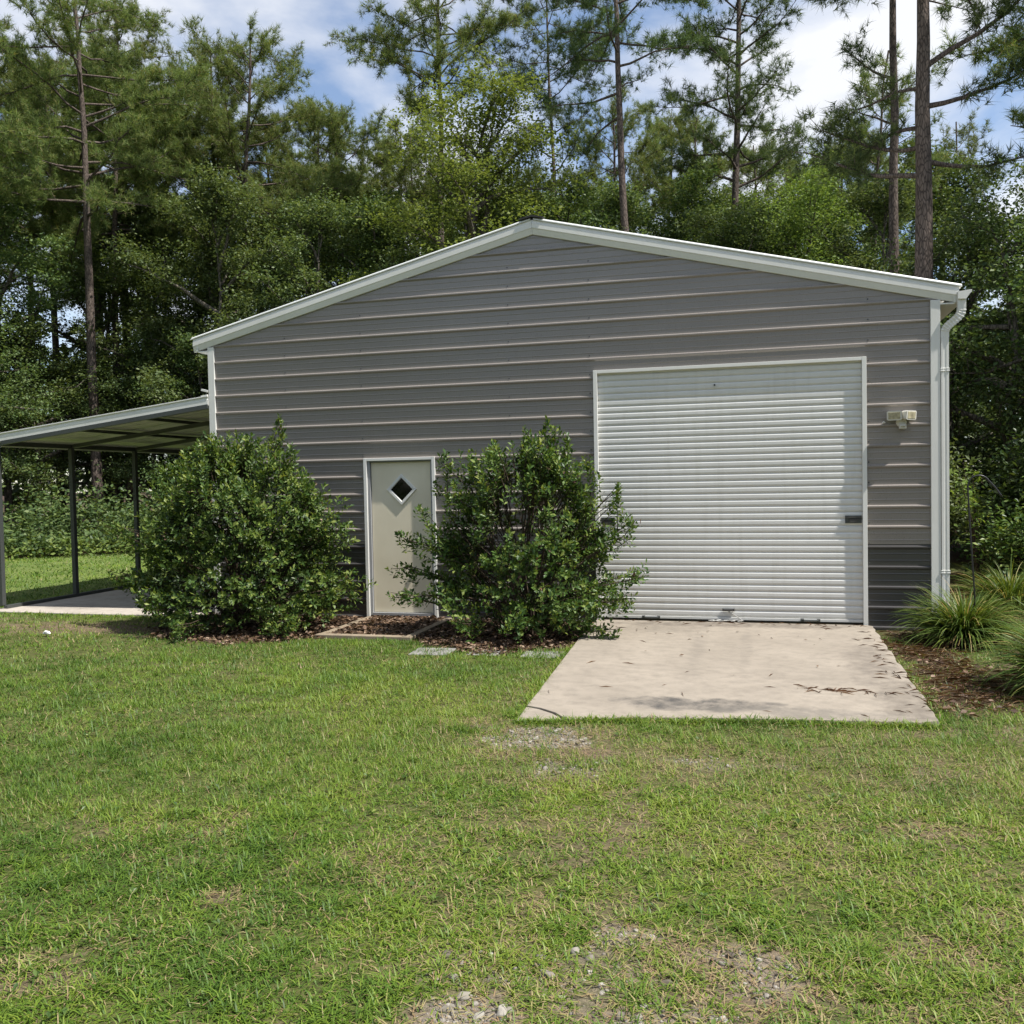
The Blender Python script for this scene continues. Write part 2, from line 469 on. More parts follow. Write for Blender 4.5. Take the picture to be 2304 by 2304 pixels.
# ------------------------------------------------------------------ ground
GZ = -0.068
BARE = [(-1.35, -5.22, 0.50, 0.42, 0.85), (-1.15, -5.85, 0.45, 0.25, 0.6), (-0.90, -8.20, 0.30, 0.22, 0.95), (-0.55, -7.55, 0.20, 0.11, 0.8),
        (-0.10, -7.75, 0.26, 0.20, 0.85), (-0.22, -8.10, 0.28, 0.10, 0.8), (0.58, -7.44, 0.20, 0.12, 0.75), (0.80, -6.24, 0.34, 0.11, 0.7),
        (-2.03, -4.75, 0.16, 0.13, 0.8), (-2.96, -7.02, 0.45, 0.30, 0.35), (-1.64, -7.17, 0.35, 0.2, 0.45), (-2.53, -8.31, 0.30, 0.18, 0.6),
        (-2.25, -7.60, 0.10, 0.08, 0.8), (-0.75, -7.9, 0.6, 0.45, 0.42), (0.35, -7.9, 0.6, 0.35, 0.40), (-0.6, -5.4, 1.2, 0.5, 0.35),
        (0.9, -5.2, 1.1, 0.5, 0.3), (-8.2, -1.25, 2.2, 0.45, 0.85), (-5.6, -3.2, 0.6, 0.12, 0.3), (-4.9, -3.5, 0.5, 0.1, 0.3),
        (-1.92, -3.0, 0.12, 1.7, 0.35), (0.3, -6.6, 0.9, 0.25, 0.25), (-1.3, -6.6, 0.5, 0.3, 0.3), (1.15, -7.2, 0.4, 0.2, 0.4), (-0.45, -8.35, 0.35, 0.1, 0.6)]
GRAVEL = [(-1.50, -5.02, 0.32, 0.24, 0.75), (-1.15, -5.62, 0.28, 0.12, 0.5), (-0.92, -8.18, 0.17, 0.12, 0.9), (-0.55, -7.56, 0.15, 0.08, 0.8),
          (-0.08, -7.74, 0.2, 0.14, 0.5), (-0.25, -8.08, 0.24, 0.09, 0.6), (-0.75, -7.88, 0.40, 0.25, 0.30), (-0.55, -8.32, 0.3, 0.07, 0.5),
          (-0.25, -5.3, 0.35, 0.1, 0.3)]
def blobs(x, y, lst, seed):
    t = np.zeros_like(x, dtype=float)
    w = (fbm(x, y, 7.0, seed, 5) - 0.5) * 2.6
    for cx, cy, rx, ry, k in lst:
        r = np.sqrt(((x-cx)/rx)**2 + ((y-cy)/ry)**2)
        t = np.maximum(t, k * sstep(1.45, 0.55, r + w))
    return t
def litter_f(x, y):
    n = (fbm(x, y, 1.6, 11) - 0.5) * 1.0
    n2 = (fbm(x, y, 4.0, 12) - 0.5) * 0.6
    # bed along the front wall left of the apron, deeper under the big shrubs
    edge = -1.25 - 0.75*np.exp(-((x+6.0)/1.1)**2) - 0.75*np.exp(-((x+2.6)/1.0)**2)
    bed = sstep(-0.25, 0.20, y - edge + n + n2*0.3) * sstep(-7.6, -7.1, x) * sstep(-1.5, -1.8, x) * (y < 0.4)
    # bed right of the apron, round the strappy clumps
    rb = sstep(-4.3, -3.3, y + n) * sstep(1.0, 1.35, x + n2*0.5 + 0.1*(y+4)) * (y < 14) * (0.25 + 0.65*sstep(0.40, 0.60, fbm(x, y, 2.2, 21)))
    # floor of the woods
    d = np.hypot(x, y + 10.955)
    hd = np.degrees(np.arctan2(x, y + 10.955))
    wd = sstep(27.2, 28.6, d + n*1.6) * (y > -6)
    wr = sstep(3.0, 4.2, x + n) * (y > 1.0)
    return np.clip(np.maximum(np.maximum(bed, rb), np.maximum(wd, wr)), 0, 1)
def ground_z(x, y):
    return GZ + (fbm(x, y, 1.3, 5) - 0.5)*0.035 + (fbm(x, y, 0.15, 6) - 0.5) * 0.10 * sstep(13, 22, np.hypot(x, y+11))
def on_slab(x, y):
    a = (x > np.interp(y, [-4.6, -3.2, -1.4, 0], [-1.71, -1.79, -1.89, -1.92])) & (x < 1.185) & (y > np.interp(x, [-1.72, -.9, -.2, .5, 1.2], [-4.64, -4.40, -4.30, -4.22, -4.17])) & (y < 0.3)
    c = (x > -10.95) & (x < -7.2) & (y > -0.29)& (y < 9.3)
    h = (x > -7.25) & (x < 1.93) & (y > -0.03) & (y < 12.2)
    l = (x > -4.95) & (x < -3.80) & (y > -1.52) & (y < 0)
    return a | c | h | l
def axis_pts(segs):
    o = []
    for a, b, s in segs: o += list(np.arange(a, b - 1e-6, s))
    return np.array(o + [segs[-1][1]])
gx = axis_pts([(-900, -100, 100), (-100, -40, 6), (-40, -16, 1.0), (-16, -6, 0.22), (-6, 3, 0.075), (3, 8, 0.2), (8, 40, 2), (40, 100, 10), (100, 900, 100)])
gy = axis_pts([(-300, -20, 40), (-20, -11, 0.8), (-11, -0.5, 0.075), (-0.5, 3, 0.2), (3, 30, 0.6), (30, 100, 6), (100, 1200, 100)])
XX, YY = np.meshgrid(gx, gy)
xf, yf = XX.ravel(), YY.ravel()
zf = ground_z(xf, yf)
nx, ny = len(gx), len(gy)
ii = (np.arange(ny-1)[:, None]*nx + np.arange(nx-1)[None]).ravel()
gF = np.stack([ii, ii+1, ii+nx+1, ii+nx], 1)
gbare = np.maximum(blobs(xf, yf, BARE, 2), 0.6*sstep(0.60, 0.72, fbm(xf, yf, 1.7, 33)) * sstep(-3.5, -1.0, xf))
glit = litter_f(xf, yf)
ggrav = blobs(xf, yf, GRAVEL, 4)
gfar = sstep(12, 18, np.hypot(xf, yf + 10.955))
ground = add('ground', np_mesh('ground', np.stack([xf, yf, zf], 1), gF, M_GROUND,
             {'bare': gbare, 'litter': glit, 'gravel': ggrav, 'far': gfar}, smooth=True))
tag(ground, 'mown green lawn with worn bare patches around the grey metal building', 'lawn', kind='structure')

# concrete apron with a cracked corner
def slab(name, outline, z_of, thick, mat, parent=None):
    mb = MB(); n = len(outline)
    for x, y in outline: mb.v.append((x, y, z_of(x, y)))
    for x, y in outline: mb.v.append((x, y, z_of(x, y) - thick))
    mb.face(range(n)); mb.face([n + i for i in range(n)][::-1])
    for i in range(n):
        j = (i+1) % n; mb.face([i, n+i, n+j, j])
    return mb.build(name, mat, parent, bevel=0.008)
ap_z = lambda x, y: -0.006 + 0.008*y
r_ = random.Random(4)
edge_r = [(1.20 + r_.uniform(-.016, .016), -4.22 + i*0.105) for i in range(1, 40)]
apron = slab('concrete_apron', [(-1.37, -4.56), (-0.9, -4.42), (-0.2, -4.32), (0.5, -4.24), (1.05, -4.20)] + edge_r +
             [(1.16, -0.06), (-1.93, -0.06), (-1.90, -1.4), (-1.80, -3.2), (-1.745, -4.24), (-1.63, -4.29), (-1.49, -4.40)], ap_z, 0.11, M_APRON)
tag(apron, 'tan concrete apron in front of the wide roll-up door', 'apron', kind='structure')
slab('broken_corner', [(-1.385, -4.572), (-1.72, -4.66), (-1.748, -4.257), (-1.64, -4.305), (-1.505, -4.415)], lambda x, y: ap_z(x, y) - 0.006, 0.11, M_APRON, apron)
# interior floor and carport slab
CZ = -0.045
cslab = slab('carport_slab', [(-10.92, -0.27), (-9.5, -0.30), (-8.2, -0.29), (-7.0, -0.30), (-7.0, -0.03), (-7.25, -0.03), (-7.25, 9.2), (-10.92, 9.2)], lambda x, y: CZ, 0.1, M_CARSLAB)
tag(cslab, 'concrete floor slab under the open lean-to carport', 'slab', kind='structure')

# ------------------------------------------------------------------ metal building
XC, XL, XR = -2.665, -7.257, 1.933
SL = 0.2445
ZA = 4.735
DEPTH = 12.19
def zw(x): return ZA - SL*abs(x - XC)
bld = empty('metal_building', (XC, 0, 0))
tag(bld, 'large grey metal garage with horizontal ribbed siding, white trim and low gable roof', 'garage')
def part(mb, name, mats, parent=None, **kw):
    """geometry is given in world coordinates; shift it to the building's base"""
    p = parent or bld
    mb.v = [(x - XC, y, z) for x, y, z in mb.v]
    return mb.build(name, mats, p, **kw)

P = 0.2286
Z0 = -0.039
OPEN = [(-4.972, -4.015, 2.022), (-1.925, 1.157, 3.012)]
def siding_profile(za, zb):
    pts = []
    for k in range(-1, 24):
        c = Z0 + k*P
        for dz, y in ((-.030, 0), (-.010, -.022), (.004, -.022), (.0165, 0), (.066, 0), (.071, -.0030), (.078, -.0030), (.083, 0),
                      (.1426, 0), (.1476, -.0030), (.1546, -.0030), (.1596, 0)):
            pts.append((c + dz, y))
    pz = np.array([p[0] for p in pts]); py = np.array([p[1] for p in pts])
    zs = sorted(set([za, zb] + [z for z in pz if za < z < zb] + [o[2] for o in OPEN if za < o[2] < zb] +
                    [zz for zz in (zw(XL + .05),) if za < zz < zb]))
    return zs, np.interp(zs, pz, py)
def wall_limits(z):
    w = (ZA - z)/SL
    return max(XL + 0.05, XC - w), min(XR - 0.05, XC + w)
bounds = [-0.045] + [Z0 + (4*i)*P + 0.033 for i in range(1, 6)] + [ZA - 0.002]
screw_cols = [-6.1, -5.0, -3.0, -1.98, 1.19]
for i in range(len(bounds) - 1):
    za, zb = bounds[i], bounds[i+1]
    zs, ys = siding_profile(za, zb)
    off = -0.0012 * (i % 2)
    cuts = sorted([o for o in OPEN if za < o[2]], key=lambda o: o[0])
    # a sheet is cut through where an opening reaches its upper edge
    through = [o for o in cuts if o[2] >= zb]
    cols = []; e = -99.0
    for o in through: cols.append((e, o[0])); e = o[1]
    cols.append((e, 99.0))
    for c0, c1 in cols:
        mb = MB()
        for a in range(len(zs) - 1):
            z0, z1 = zs[a], zs[a+1]; y0, y1 = ys[a] + off, ys[a+1] + off
            l0, r0 = wall_limits(z0); l1, r1 = wall_limits(z1)
            holes = [o for o in cuts if (z0 + z1)/2 < o[2] and o not in through and c0 < o[0] < c1]
            xs0 = [max(l0, c0)] + [c for o in holes for c in o[:2]] + [min(r0, c1)]
            xs1 = [max(l1, c0)] + [c for o in holes for c in o[:2]] + [min(r1, c1)]
            for q in range(0, len(xs0), 2):
                k = len(mb.v)
                mb.v += [(xs0[q], y0, z0), (xs0[q+1], y0, z0), (xs1[q+1], y1, z1), (xs1[q], y1, z1)]
                mb.face([k, k+1, k+2, k+3])
        mb.cur = 1
        for kk in range(1, 20):
            zz = Z0 + kk*P + 0.045
            if not (za < zz < zb): continue
            for sx in screw_cols:
                if not c0 < sx < c1 or any(o[0] - .03 < sx < o[1] + .03 and zz < o[2] + .03 for o in OPEN): continue
                if zz > zw(sx) - 0.12: continue
                mb.tube([(sx, off - 0.001, zz), (sx, off - 0.007, zz)], [0.009, 0.006], 6)
        o = part(mb, 'wainscot_panel' if i == 0 else 'siding_panel', [M_WAINSCOT if i == 0 else M_SIDING, M_SCREW])
        if i == 0: o['label'] = 'darker charcoal ribbed panel along the foot of the wall'
# side and rear walls with vertical-run horizontal ribs
for nm, x in (('side_wall', XL + 0.03), ('side_wall', XR - 0.03)):
    zs, ys = siding_profile(-0.045, 3.60)
    mb = MB(); s = 1 if x > 0 else -1
    for a in range(len(zs) - 1):
        k = len(mb.v)
        x0, x1 = x - s*ys[a], x - s*ys[a+1]
        mb.v += [(x0, 0.05, zs[a]), (x0, DEPTH, zs[a]), (x1, DEPTH, zs[a+1]), (x1, 0.05, zs[a+1])]
        mb.face([k, k+1, k+2, k+3])
    part(mb, nm, M_SIDING)
mb = MB(); mb.v = [(XL+.03, DEPTH, -.045), (XR-.03, DEPTH, -.045), (XR-.03, DEPTH, 3.6), (XC, DEPTH, ZA-.03), (XL+.03, DEPTH, 3.6)]; mb.face(range(5))
part(mb, 'rear_wall', M_SIDING)
mb = MB(); mb.box(XL+.08, XR-.08, 0.08, DEPTH-.05, -0.1, -0.012)
part(mb, 'floor', M_CARSLAB)
# corner trim
for a, b in ((XL, XL + 0.095), (XR - 0.100, XR)):
    mb = MB()
    mb.box(a, b, -0.030, 0.0, -0.045, zw(XL) - 0.012)
    if a == XL: mb.box(a, a + 0.03, 0.0, 0.10, -0.045, zw(XL) - 0.012)
    else: mb.box(b - 0.03, b, 0.0, 0.10, -0.045, zw(XL) - 0.012)
    part(mb, 'corner_trim', M_WHITE, bevel=0.004)
# base trim
for a, b in ((XL + .1, -4.99), (-4.0, -1.95), (1.18, XR - .105)):
    mb = MB(); mb.box(a, b, -0.024, 0.004, -0.06, -0.046); part(mb, 'base_trim', M_WAINSCOT)
# rake trim (fascia), one per slope, with soffit underside
prof = [(0.02, -0.012), (-0.025, -0.012), (-0.044, 0.060), (-0.050, 0.064), (-0.050, 0.122), (-0.042, 0.130), (-0.040, 0.162), (0.02, 0.162)]
E_L, E_R = -7.47, 2.12
for s, xe in ((-1, E_L), (1, E_R)):
    mb = MB()
    rr = []
    for x in (XC + s*0.001, xe):
        zz = ZA - SL*abs(x - XC)
        rr.append([(x, y, zz + dz) for y, dz in prof])
    mb.rings(rr)
    part(mb, 'rake_trim', M_WHITE, bevel=0.003)
# roof: ribbed sheets running up the slope
def roof_sheet(s, xe):
    mb = MB()
    ys = []; y = -0.056
    while y < DEPTH + 0.2:
        ys += [(y, 0.0), (y+.018, .0), (y+.030, .020), (y+.050, .020), (y+.062, 0.0)]
        y += 0.2286
    xs = [XC + s*0.02, xe + s*0.03]
    k = len(mb.v); n = len(ys)
    for lift in (0.0, -0.012):
        for x in xs:
            for yy, dz in ys: mb.v.append((x, yy, ZA - SL*abs(x - XC) + 0.176 + dz + lift))
    for i in range(n - 1):
        mb.face([k+i, k+i+1, k+n+i+1, k+n+i])
        mb.face([k+2*n+i, k+3*n+i, k+3*n+i+1, k+2*n+i+1])
        mb.face([k+n+i, k+n+i+1, k+3*n+i+1, k+3*n+i])
    mb.face([k, k+n, k+3*n, k+2*n])
    return mb
for s, xe in ((-1, E_L), (1, E_R)):
    part(roof_sheet(s, xe), 'roof_sheet', M_ROOF)
mb = MB()
mb.prism([(XC-.15, ZA+.168), (XC-.14, ZA+.152), (XC, ZA+.178), (XC+.14, ZA+.152), (XC+.15, ZA+.168), (XC, ZA+.202)], -0.075, DEPTH + .2, 'y')
mb.v = [(x, y, z + .012) for x, y, z in mb.v]
part(mb, 'ridge_cap', M_RIDGE)
# eave soffit / fascia along the right side
mb = MB(); mb.box(XR, 2.08, -0.03, DEPTH, 3.545, 3.56); mb.box(2.065, 2.085, -0.04, DEPTH, 3.56, 3.665)
part(mb, 'eave_board', M_WHITE)
mb = MB(); mb.box(-7.42, XL, -0.03, DEPTH, 3.545, 3.56); mb.box(-7.42, -7.40, -0.04, DEPTH, 3.56, 3.665)
part(mb, 'eave_board', M_WHITE)
# gutter: K profile with a closed end
mb = MB()
gp = [(2.070, 3.655), (2.070, 3.575), (2.150, 3.570), (2.165, 3.592), (2.190, 3.628), (2.205, 3.640), (2.208, 3.668), (2.198, 3.668)]
inner = [(2.198, 3.660), (2.195, 3.645), (2.180, 3.630), (2.155, 3.597), (2.145, 3.580), (2.078, 3.583), (2.078, 3.655)]
mb.prism([(a + .03, b + .01) for a, b in gp + inner], -0.09, DEPTH, 'y')
mb.prism([(a + .03, b + .01) for a, b in gp], -0.096, -0.090, 'y')
part(mb, 'gutter', M_WHITE)
# downspout with ribbed elbows
def rect_ring(c, d, w, h, ref=Vector((0, 1, 0))):
    d = d.normalized(); s = ref.cross(d).normalized(); u = d.cross(s).normalized()
    out = []
    for i, j in ((-1,-1), (-.35,-1), (-.28,-.9), (.28,-.9), (.35,-1), (1,-1), (1,1), (-1,1)):
        out.append(c + s*(w/2*i) + u*(h/2*j))
    return out
ds = empty('downspout'); ds.parent = bld; ds.location = (0, 0, 0)
def dpart(mb, name, **kw):
    mb.v = [(p[0] - XC, p[1], p[2]) for p in mb.v]
    return mb.build(name, M_WHITE, ds, **kw)
ctrl = [Vector(p) for p in ((2.142, -.045, 3.59), (2.142, -.045, 3.51), (2.138, -.043, 3.45), (2.112, -.04, 3.40), (2.065, -.03, 3.355), (2.018, -.02, 3.315), (1.985, -.012, 3.27), (1.978, -.008, 3.22), (1.978, -.008, 3.18))]
dense = []
for i in range(len(ctrl) - 1):
    p0, p1, p2, p3 = ctrl[max(i-1, 0)], ctrl[i], ctrl[i+1], ctrl[min(i+2, len(ctrl)-1)]
    for t in [j/6 for j in range(6)]:
        dense.append(0.5*((2*p1) + (p2-p0)*t + (2*p0-5*p1+4*p2-p3)*t*t + (3*p1-p0-3*p2+p3)*t**3))
dense.append(ctrl[-1])
rr = []
for i, p in enumerate(dense):
    d = dense[min(i+1, len(dense)-1)] - dense[max(i-1, 0)]
    k = 1.0 + (0.10 if (i % 3 == 1 and 8 < i < 40) else 0.0) - (0.03 if (i % 3 == 0 and 8 < i < 40) else 0)
    rr.append(rect_ring(p, d, 0.084*k, 0.062*k))
mb = MB(); mb.rings(rr); dpart(mb, 'elbow')
mb = MB(); mb.rings([rect_ring(Vector((1.978, -.008, z)), Vector((0, 0, -1)), 0.078, 0.058) for z in (3.20, 2.0, 0.12)]); dpart(mb, 'pipe')
for z in (2.83, 0.60):
    mb = MB(); mb.rings([rect_ring(Vector((1.978, -.008, zz)), Vector((0, 0, -1)), w, w*.76) for zz, w in ((z+.02, .088), (z+.012, .092), (z, .086), (z-.012, .092), (z-.02, .088))]); dpart(mb, 'strap')
mb = MB(); mb.rings([rect_ring(Vector(p), Vector(d), 0.08, 0.06) for p, d in (((1.978, -.008, 0.14), (0, 0, -1)), ((1.985, -.03, 0.08), (0.1, -.5, -1)), ((2.0, -.10, 0.03), (.1, -1, -.3)))]); dpart(mb, 'outlet')

# roll-up door
rd = empty('roller_door'); rd.parent = bld
def rpart(mb, name, mats, **kw):
    mb.v = [(p[0] - XC, p[1], p[2]) for p in mb.v]
    return mb.build(name, mats, rd, **kw)
RX0, RX1, RY = -1.905, 1.137, 0.012
SP = 0.0768
def slat_mesh():
    mb = MB()
    pr = [(0.009, 0.0), (0.004, 0.006), (-0.003, 0.018), (-0.005, 0.026), (-0.005, 0.058), (-0.0035, 0.063), (0.004, 0.0725), (0.0092, SP)]
    k = 0
    for x in (RX0 - XC, RX1 - XC):
        for y, z in pr: mb.v.append((x, y, z))
    n = len(pr)
    for i in range(n - 1): mb.face([i, n+i, n+i+1, i+1])
    return mb.mesh('slat', M_CURTAIN)
sm = slat_mesh()
for i in range(40):
    z = 0.042 + i*SP
    if z > 3.05: break
    o = add('slat', sm, rd); o.location = (0, RY, z)
mb = MB(); mb.box(RX0, RX1, RY - 0.012, RY + 0.03, 0.010, 0.042); rpart(mb, 'bottom_bar', M_CURTAIN, bevel=0.004)
mb = MB(); mb.box(RX0, RX1, RY - 0.004, RY + 0.01, -0.004, 0.010); rpart(mb, 'rubber_seal', M_RIDGE)
for x0, x1 in ((0.935, 1.112), (-1.87, -1.70)):
    mb = MB(); mb.box(x0, x1, RY - 0.016, RY - 0.006, 1.146, 1.232)
    mb.cur = 1; mb.box(x0 + .012, x1 - .004, RY - 0.030, RY - 0.016, 1.205, 1.225); mb.box(x0 + .05, x1 - .05, RY - 0.028, RY - 0.016, 1.155, 1.178)
    mb.tube([(x0 + .05, RY - .02, 1.19), (x1 - .03, RY - .02, 1.19)], 0.008, 8)
    rpart(mb, 'slide_latch', [M_GALV, M_DARKMETAL])
for hx in (-1.28, 0.55):
    mb = MB()
    mb.tube([(hx - .085, RY - .012, 0.028), (hx - .07, RY - .035, 0.026), (hx + .07, RY - .035, 0.026), (hx + .085, RY - .012, 0.028)], 0.008, 8)
    for q in (-.09, .09): mb.box(hx + q - .018, hx + q + .018, RY - .016, RY - .011, 0.014, 0.042)
    rpart(mb, 'lift_handle', M_GALV)
mb = MB(); mb.box(-0.44, -0.30, RY - .022, RY - .008, 0.115, 0.145); mb.tube([(-.42, RY - .03, .13), (-.32, RY - .03, .13)], .007, 8)
rpart(mb, 'pull_handle', M_DARKMETAL)
mb = MB()
pts = []
for i in range(46):
    t = i/45
    pts.append((-0.60 + 0.40*t + 0.045*math.sin(t*31), RY - .075 + 0.03*math.cos(t*23), 0.004 + 0.012*abs(math.sin(t*17))))
mb.tube(pts, 0.0055, 6); mb.tube([(-.20, RY - .07, 0.01), (-.28, RY - .03, .06), (-.37, RY - .02, .115)], .005, 6)
rpart(mb, 'pull_rope', M_ROPE)
mb = MB(); mb.tube([(-.50, RY - .008, 2.78), (-.50, RY - .02, 2.78)], .012, 8); rpart(mb, 'bolt', M_SCREW)
# roller door frame
mb = MB()
mb.box(-1.938, -1.889, -0.034, 0.003, -0.05, 3.020)
part(mb, 'door_jamb', M_WHITE, bevel=0.003)
mb = MB(); mb.box(1.121, 1.170, -0.034, 0.003, -0.05, 3.020); part(mb, 'door_jamb', M_WHITE, bevel=0.003)
mb = MB(); mb.box(-1.8885, 1.1205, -0.033, 0.003, 2.980, 3.019); part(mb, 'door_header', M_WHITE, bevel=0.003)
mb = MB(); mb.box(-2.1, 1.33, 0.14, 0.16, -0.05, 3.4); part(mb, 'backing', M_JAMB)

# walk-through door
wd = empty('walk_door'); wd.parent = bld
def wpart(mb, name, mats, parent=None, **kw):
    mb.v = [(p[0] - XC, p[1], p[2]) for p in mb.v]
    return mb.build(name, mats, parent or wd, **kw)
DX0, DX1 = -4.905, -4.075
cx, cz, hr = -4.482, 1.618, 0.205
mb = MB()
# slab as four quads round a diamond hole
def dquad(y):
    return [(DX0, y, 0.018), (DX1, y, 0.018), (DX1, y, 1.976), (DX0, y, 1.976)], [(cx, y, cz - hr + .03), (cx + hr - .03, y, cz), (cx, y, cz + hr - .03), (cx - hr + .03, y, cz)]
oc, ic = dquad(0.035)
mb.v = oc + ic
for q in ((0,1,4), (1,5,4), (1,2,5), (2,6,5), (2,3,6), (3,7,6), (3,0,7), (0,4,7)): mb.face(q)
mb.cur = 0
skin = wpart(mb, 'door_skin', M_DOOR)
mb = MB(); mb.box(DX0, DX1, 0.037, 0.075, 0.018, 1.976); core = wpart(mb, 'door_core', M_JAMB)
win = empty('diamond_window'); win.parent = wd
mb = MB()
def ring_frame(r0, r1, y0, y1):
    d = ((0, -1), (1, 0), (0, 1), (-1, 0))
    rings = []
    for r, y in ((r1, y1), (r1, y0 + .004), (r1 - .006, y0), (r0 + .008, y0), (r0, y0 + .012), (r0, y1)):
        rings.append([(cx + r*a, y, cz + r*b) for a, b in d])
    return rings
mb.rings(ring_frame(0.150, 0.205, 0.016, 0.0345), caps=False)
wpart(mb, 'window_frame', M_WHITE, win)
mb = MB(); mb.v = [(cx, .030, cz - .152), (cx + .152, .030, cz), (cx, .030, cz + .152), (cx - .152, .030, cz)]; mb.face(range(4))
wpart(mb, 'glass_pane', M_GLASS, win)
mb = MB()
mb.tube([(-4.125, 0.035, 0.93), (-4.125, -0.015, 0.93)], [0.018, 0.014], 10); mb.tube([(-4.125, -0.012, 0.93), (-4.125, -.024, .93), (-4.125, -0.045, 0.93), (-4.125, -.055, .93)], [0.018, .028, 0.027, .012], 12)
wpart(mb, 'door_knob', M_GALV, smooth=True)
mb = MB()
mb.box(-4.9445, -4.910, -0.004, 0.08, -0.02, 2.0); mb.box(-4.070, -4.0435, -0.004, 0.08, -0.02, 2.0); mb.box(-4.9095, -4.0705, -0.0045, 0.08, 1.980, 2.0005)
wpart(mb, 'inner_jamb', M_JAMB)
mb = MB(); mb.box(-4.9095, -4.0705, -0.02, 0.08, -0.02, 0.013); wpart(mb, 'threshold', M_JAMB)
for a, b in ((-4.988, -4.945), (-4.043, -4.000)):
    mb = MB(); mb.box(a, b, -0.033, 0.06, -0.048, 2.031); wpart(mb, 'casing', M_WHITE, bevel=0.003)
mb = MB(); mb.box(-4.9445, -4.0435, -0.032, 0.06, 1.995, 2.030); wpart(mb, 'casing', M_WHITE, bevel=0.003)

# ------------------------------------------------------------------ flood light on the wall
fl = empty('flood_light', (1.53, -0.02, 2.25))
tag(fl, 'yellowed twin-head flood light with motion sensor on the grey siding', 'flood light')
def fpart(mb, name, mats, **kw): return mb.build(name, mats, fl, **kw)
mb = MB(); mb.tube([(0, 0.02, 0.02), (0, -0.018, 0.02), (0, -.03, .02)], [0.055, 0.055, 0.04], 16); fpart(mb, 'base_plate', M_LAMPBODY, smooth=False)
def head(sx, ang):
    mb = MB()
    f = Vector((math.sin(ang), -math.cos(ang), -0.10)).normalized(); s = Vector((math.cos(ang), math.sin(ang), 0)); u = s.cross(f) * -1
    if u.z < 0: u = -u
    c = Vector((sx, -0.045, 0.095))
    rr = []
    for t, w, h in ((-.075, .028, .022), (-.06, .05, .036), (-.02, .07, .046), (.03, .076, .050), (.045, .078, .052)):
        p = c + f*t
        rr.append([p + s*(w*i) + u*(h*j) for i, j in ((-1,-.8), (-.8,-1), (.8,-1), (1,-.8), (1,.8), (.8,1), (-.8,1), (-1,.8))])
    mb.rings(rr)
    mb.cur = 1
    rr2 = [[c + f*.046 + s*(.062*i) + u*(.038*j) for i, j in ((-1,-1), (1,-1), (1,1), (-1,1))], [c + f*.049 + s*(.060*i) + u*(.036*j) for i, j in ((-1,-1), (1,-1), (1,1), (-1,1))]]
    mb.rings(rr2)
    mb.cur = 0
    mb.tube([(sx*0.35, -0.03, 0.03), (sx*0.6, -.038, .06), tuple(c - f*.05)], 0.012, 8)
    fpart(mb, 'lamp_head', [M_LAMPBODY, M_LENS])
head(-0.072, -0.25); head(0.066, 0.75)
mb = MB(); mb.box(-0.028, 0.045, -0.070, -0.012, -0.055, -0.008); mb.cur = 1; mb.box(-0.020, 0.037, -0.074, -0.070, -0.045, -0.018)
fpart(mb, 'motion_sensor', [M_LAMPBODY, M_LENS], bevel=0.006)
mb = MB(); mb.tube([(-.20, -.008, .062), (-.185, -.016, .070), (-.165, -.012, .064)], [.006, .014, .005], 6)
o = mb.build('white_scrap', M_WHITE); o.location = (1.53, -0.022, 2.205)
tag(o, 'tiny white scrap caught on the rib left of the flood light', 'scrap')

# ------------------------------------------------------------------ lean-to carport
cp = empty('lean_to_carport', (-9.0, 0, CZ))
tag(cp, 'open lean-to carport with sloping metal roof on dark steel posts beside the garage', 'carport')
def cpart(mb, name, mats, parent=None, **kw):
    mb.v = [(x + 9.0, y, z - CZ) for x, y, z in mb.v]
    return mb.build(name, mats, parent or cp, **kw)
CX0, CX1 = -11.15, -7.262
def czr(x): return 2.925 - 0.113*(CX1 - x)
CY1 = 9.0
POSTY = [-0.02, 1.42, 2.97, 4.5, 6.05, 7.6]
for y in POSTY:
    ox = -.05 if y < 0 else 0.0
    mb = MB(); mb.box(-10.83 + ox, -10.762 + ox, y - .034, y + .034, CZ + 0.05, czr(-10.8) - 0.16); cpart(mb, 'post', M_GALV, bevel=0.004)
mb = MB(); mb.box(-10.83, -10.762, -0.02, CY1, CZ, CZ + 0.05); cpart(mb, 'base_rail', M_GALV, bevel=0.004)
mb = MB(); mb.box(-10.83, -10.762, 0.02, CY1, czr(-10.8) - 0.16, czr(-10.8) - 0.09); cpart(mb, 'eave_beam', M_GALV, bevel=0.004)
for y in POSTY:
    mb = MB(); mb.bar((-10.755, y, czr(-10.755) - .125), (CX1 - .005, y, czr(CX1) - .125), 0.055, 0.060); cpart(mb, 'rafter', M_GALV)
for x in (-9.75, -8.6):
    mb = MB(); mb.bar((x, 0.42, czr(x) - .060), (x, CY1 - .2, czr(x) - .060), 0.06, 0.045); cpart(mb, 'purlin', M_GALV)
mb = MB()
ys = []; y = 0.0
while y < CY1:
    ys += [(y, 0), (y+.02, 0), (y+.032, .019), (y+.052, .019), (y+.064, 0)]; y += 0.2286
n = len(ys)
for lift in (0.0, -0.010):
    for x in (CX0, CX1):
        for yy, dz in ys: mb.v.append((x, yy, czr(x) + dz + lift))
for i in range(n - 1):
    mb.cur = 0; mb.face([i, i+1, n+i+1, n+i])
    mb.cur = 1; mb.face([2*n+i, 3*n+i, 3*n+i+1, 2*n+i+1])
cpart(mb, 'roof_sheet', [M_ROOF, M_ROOFUNDER])
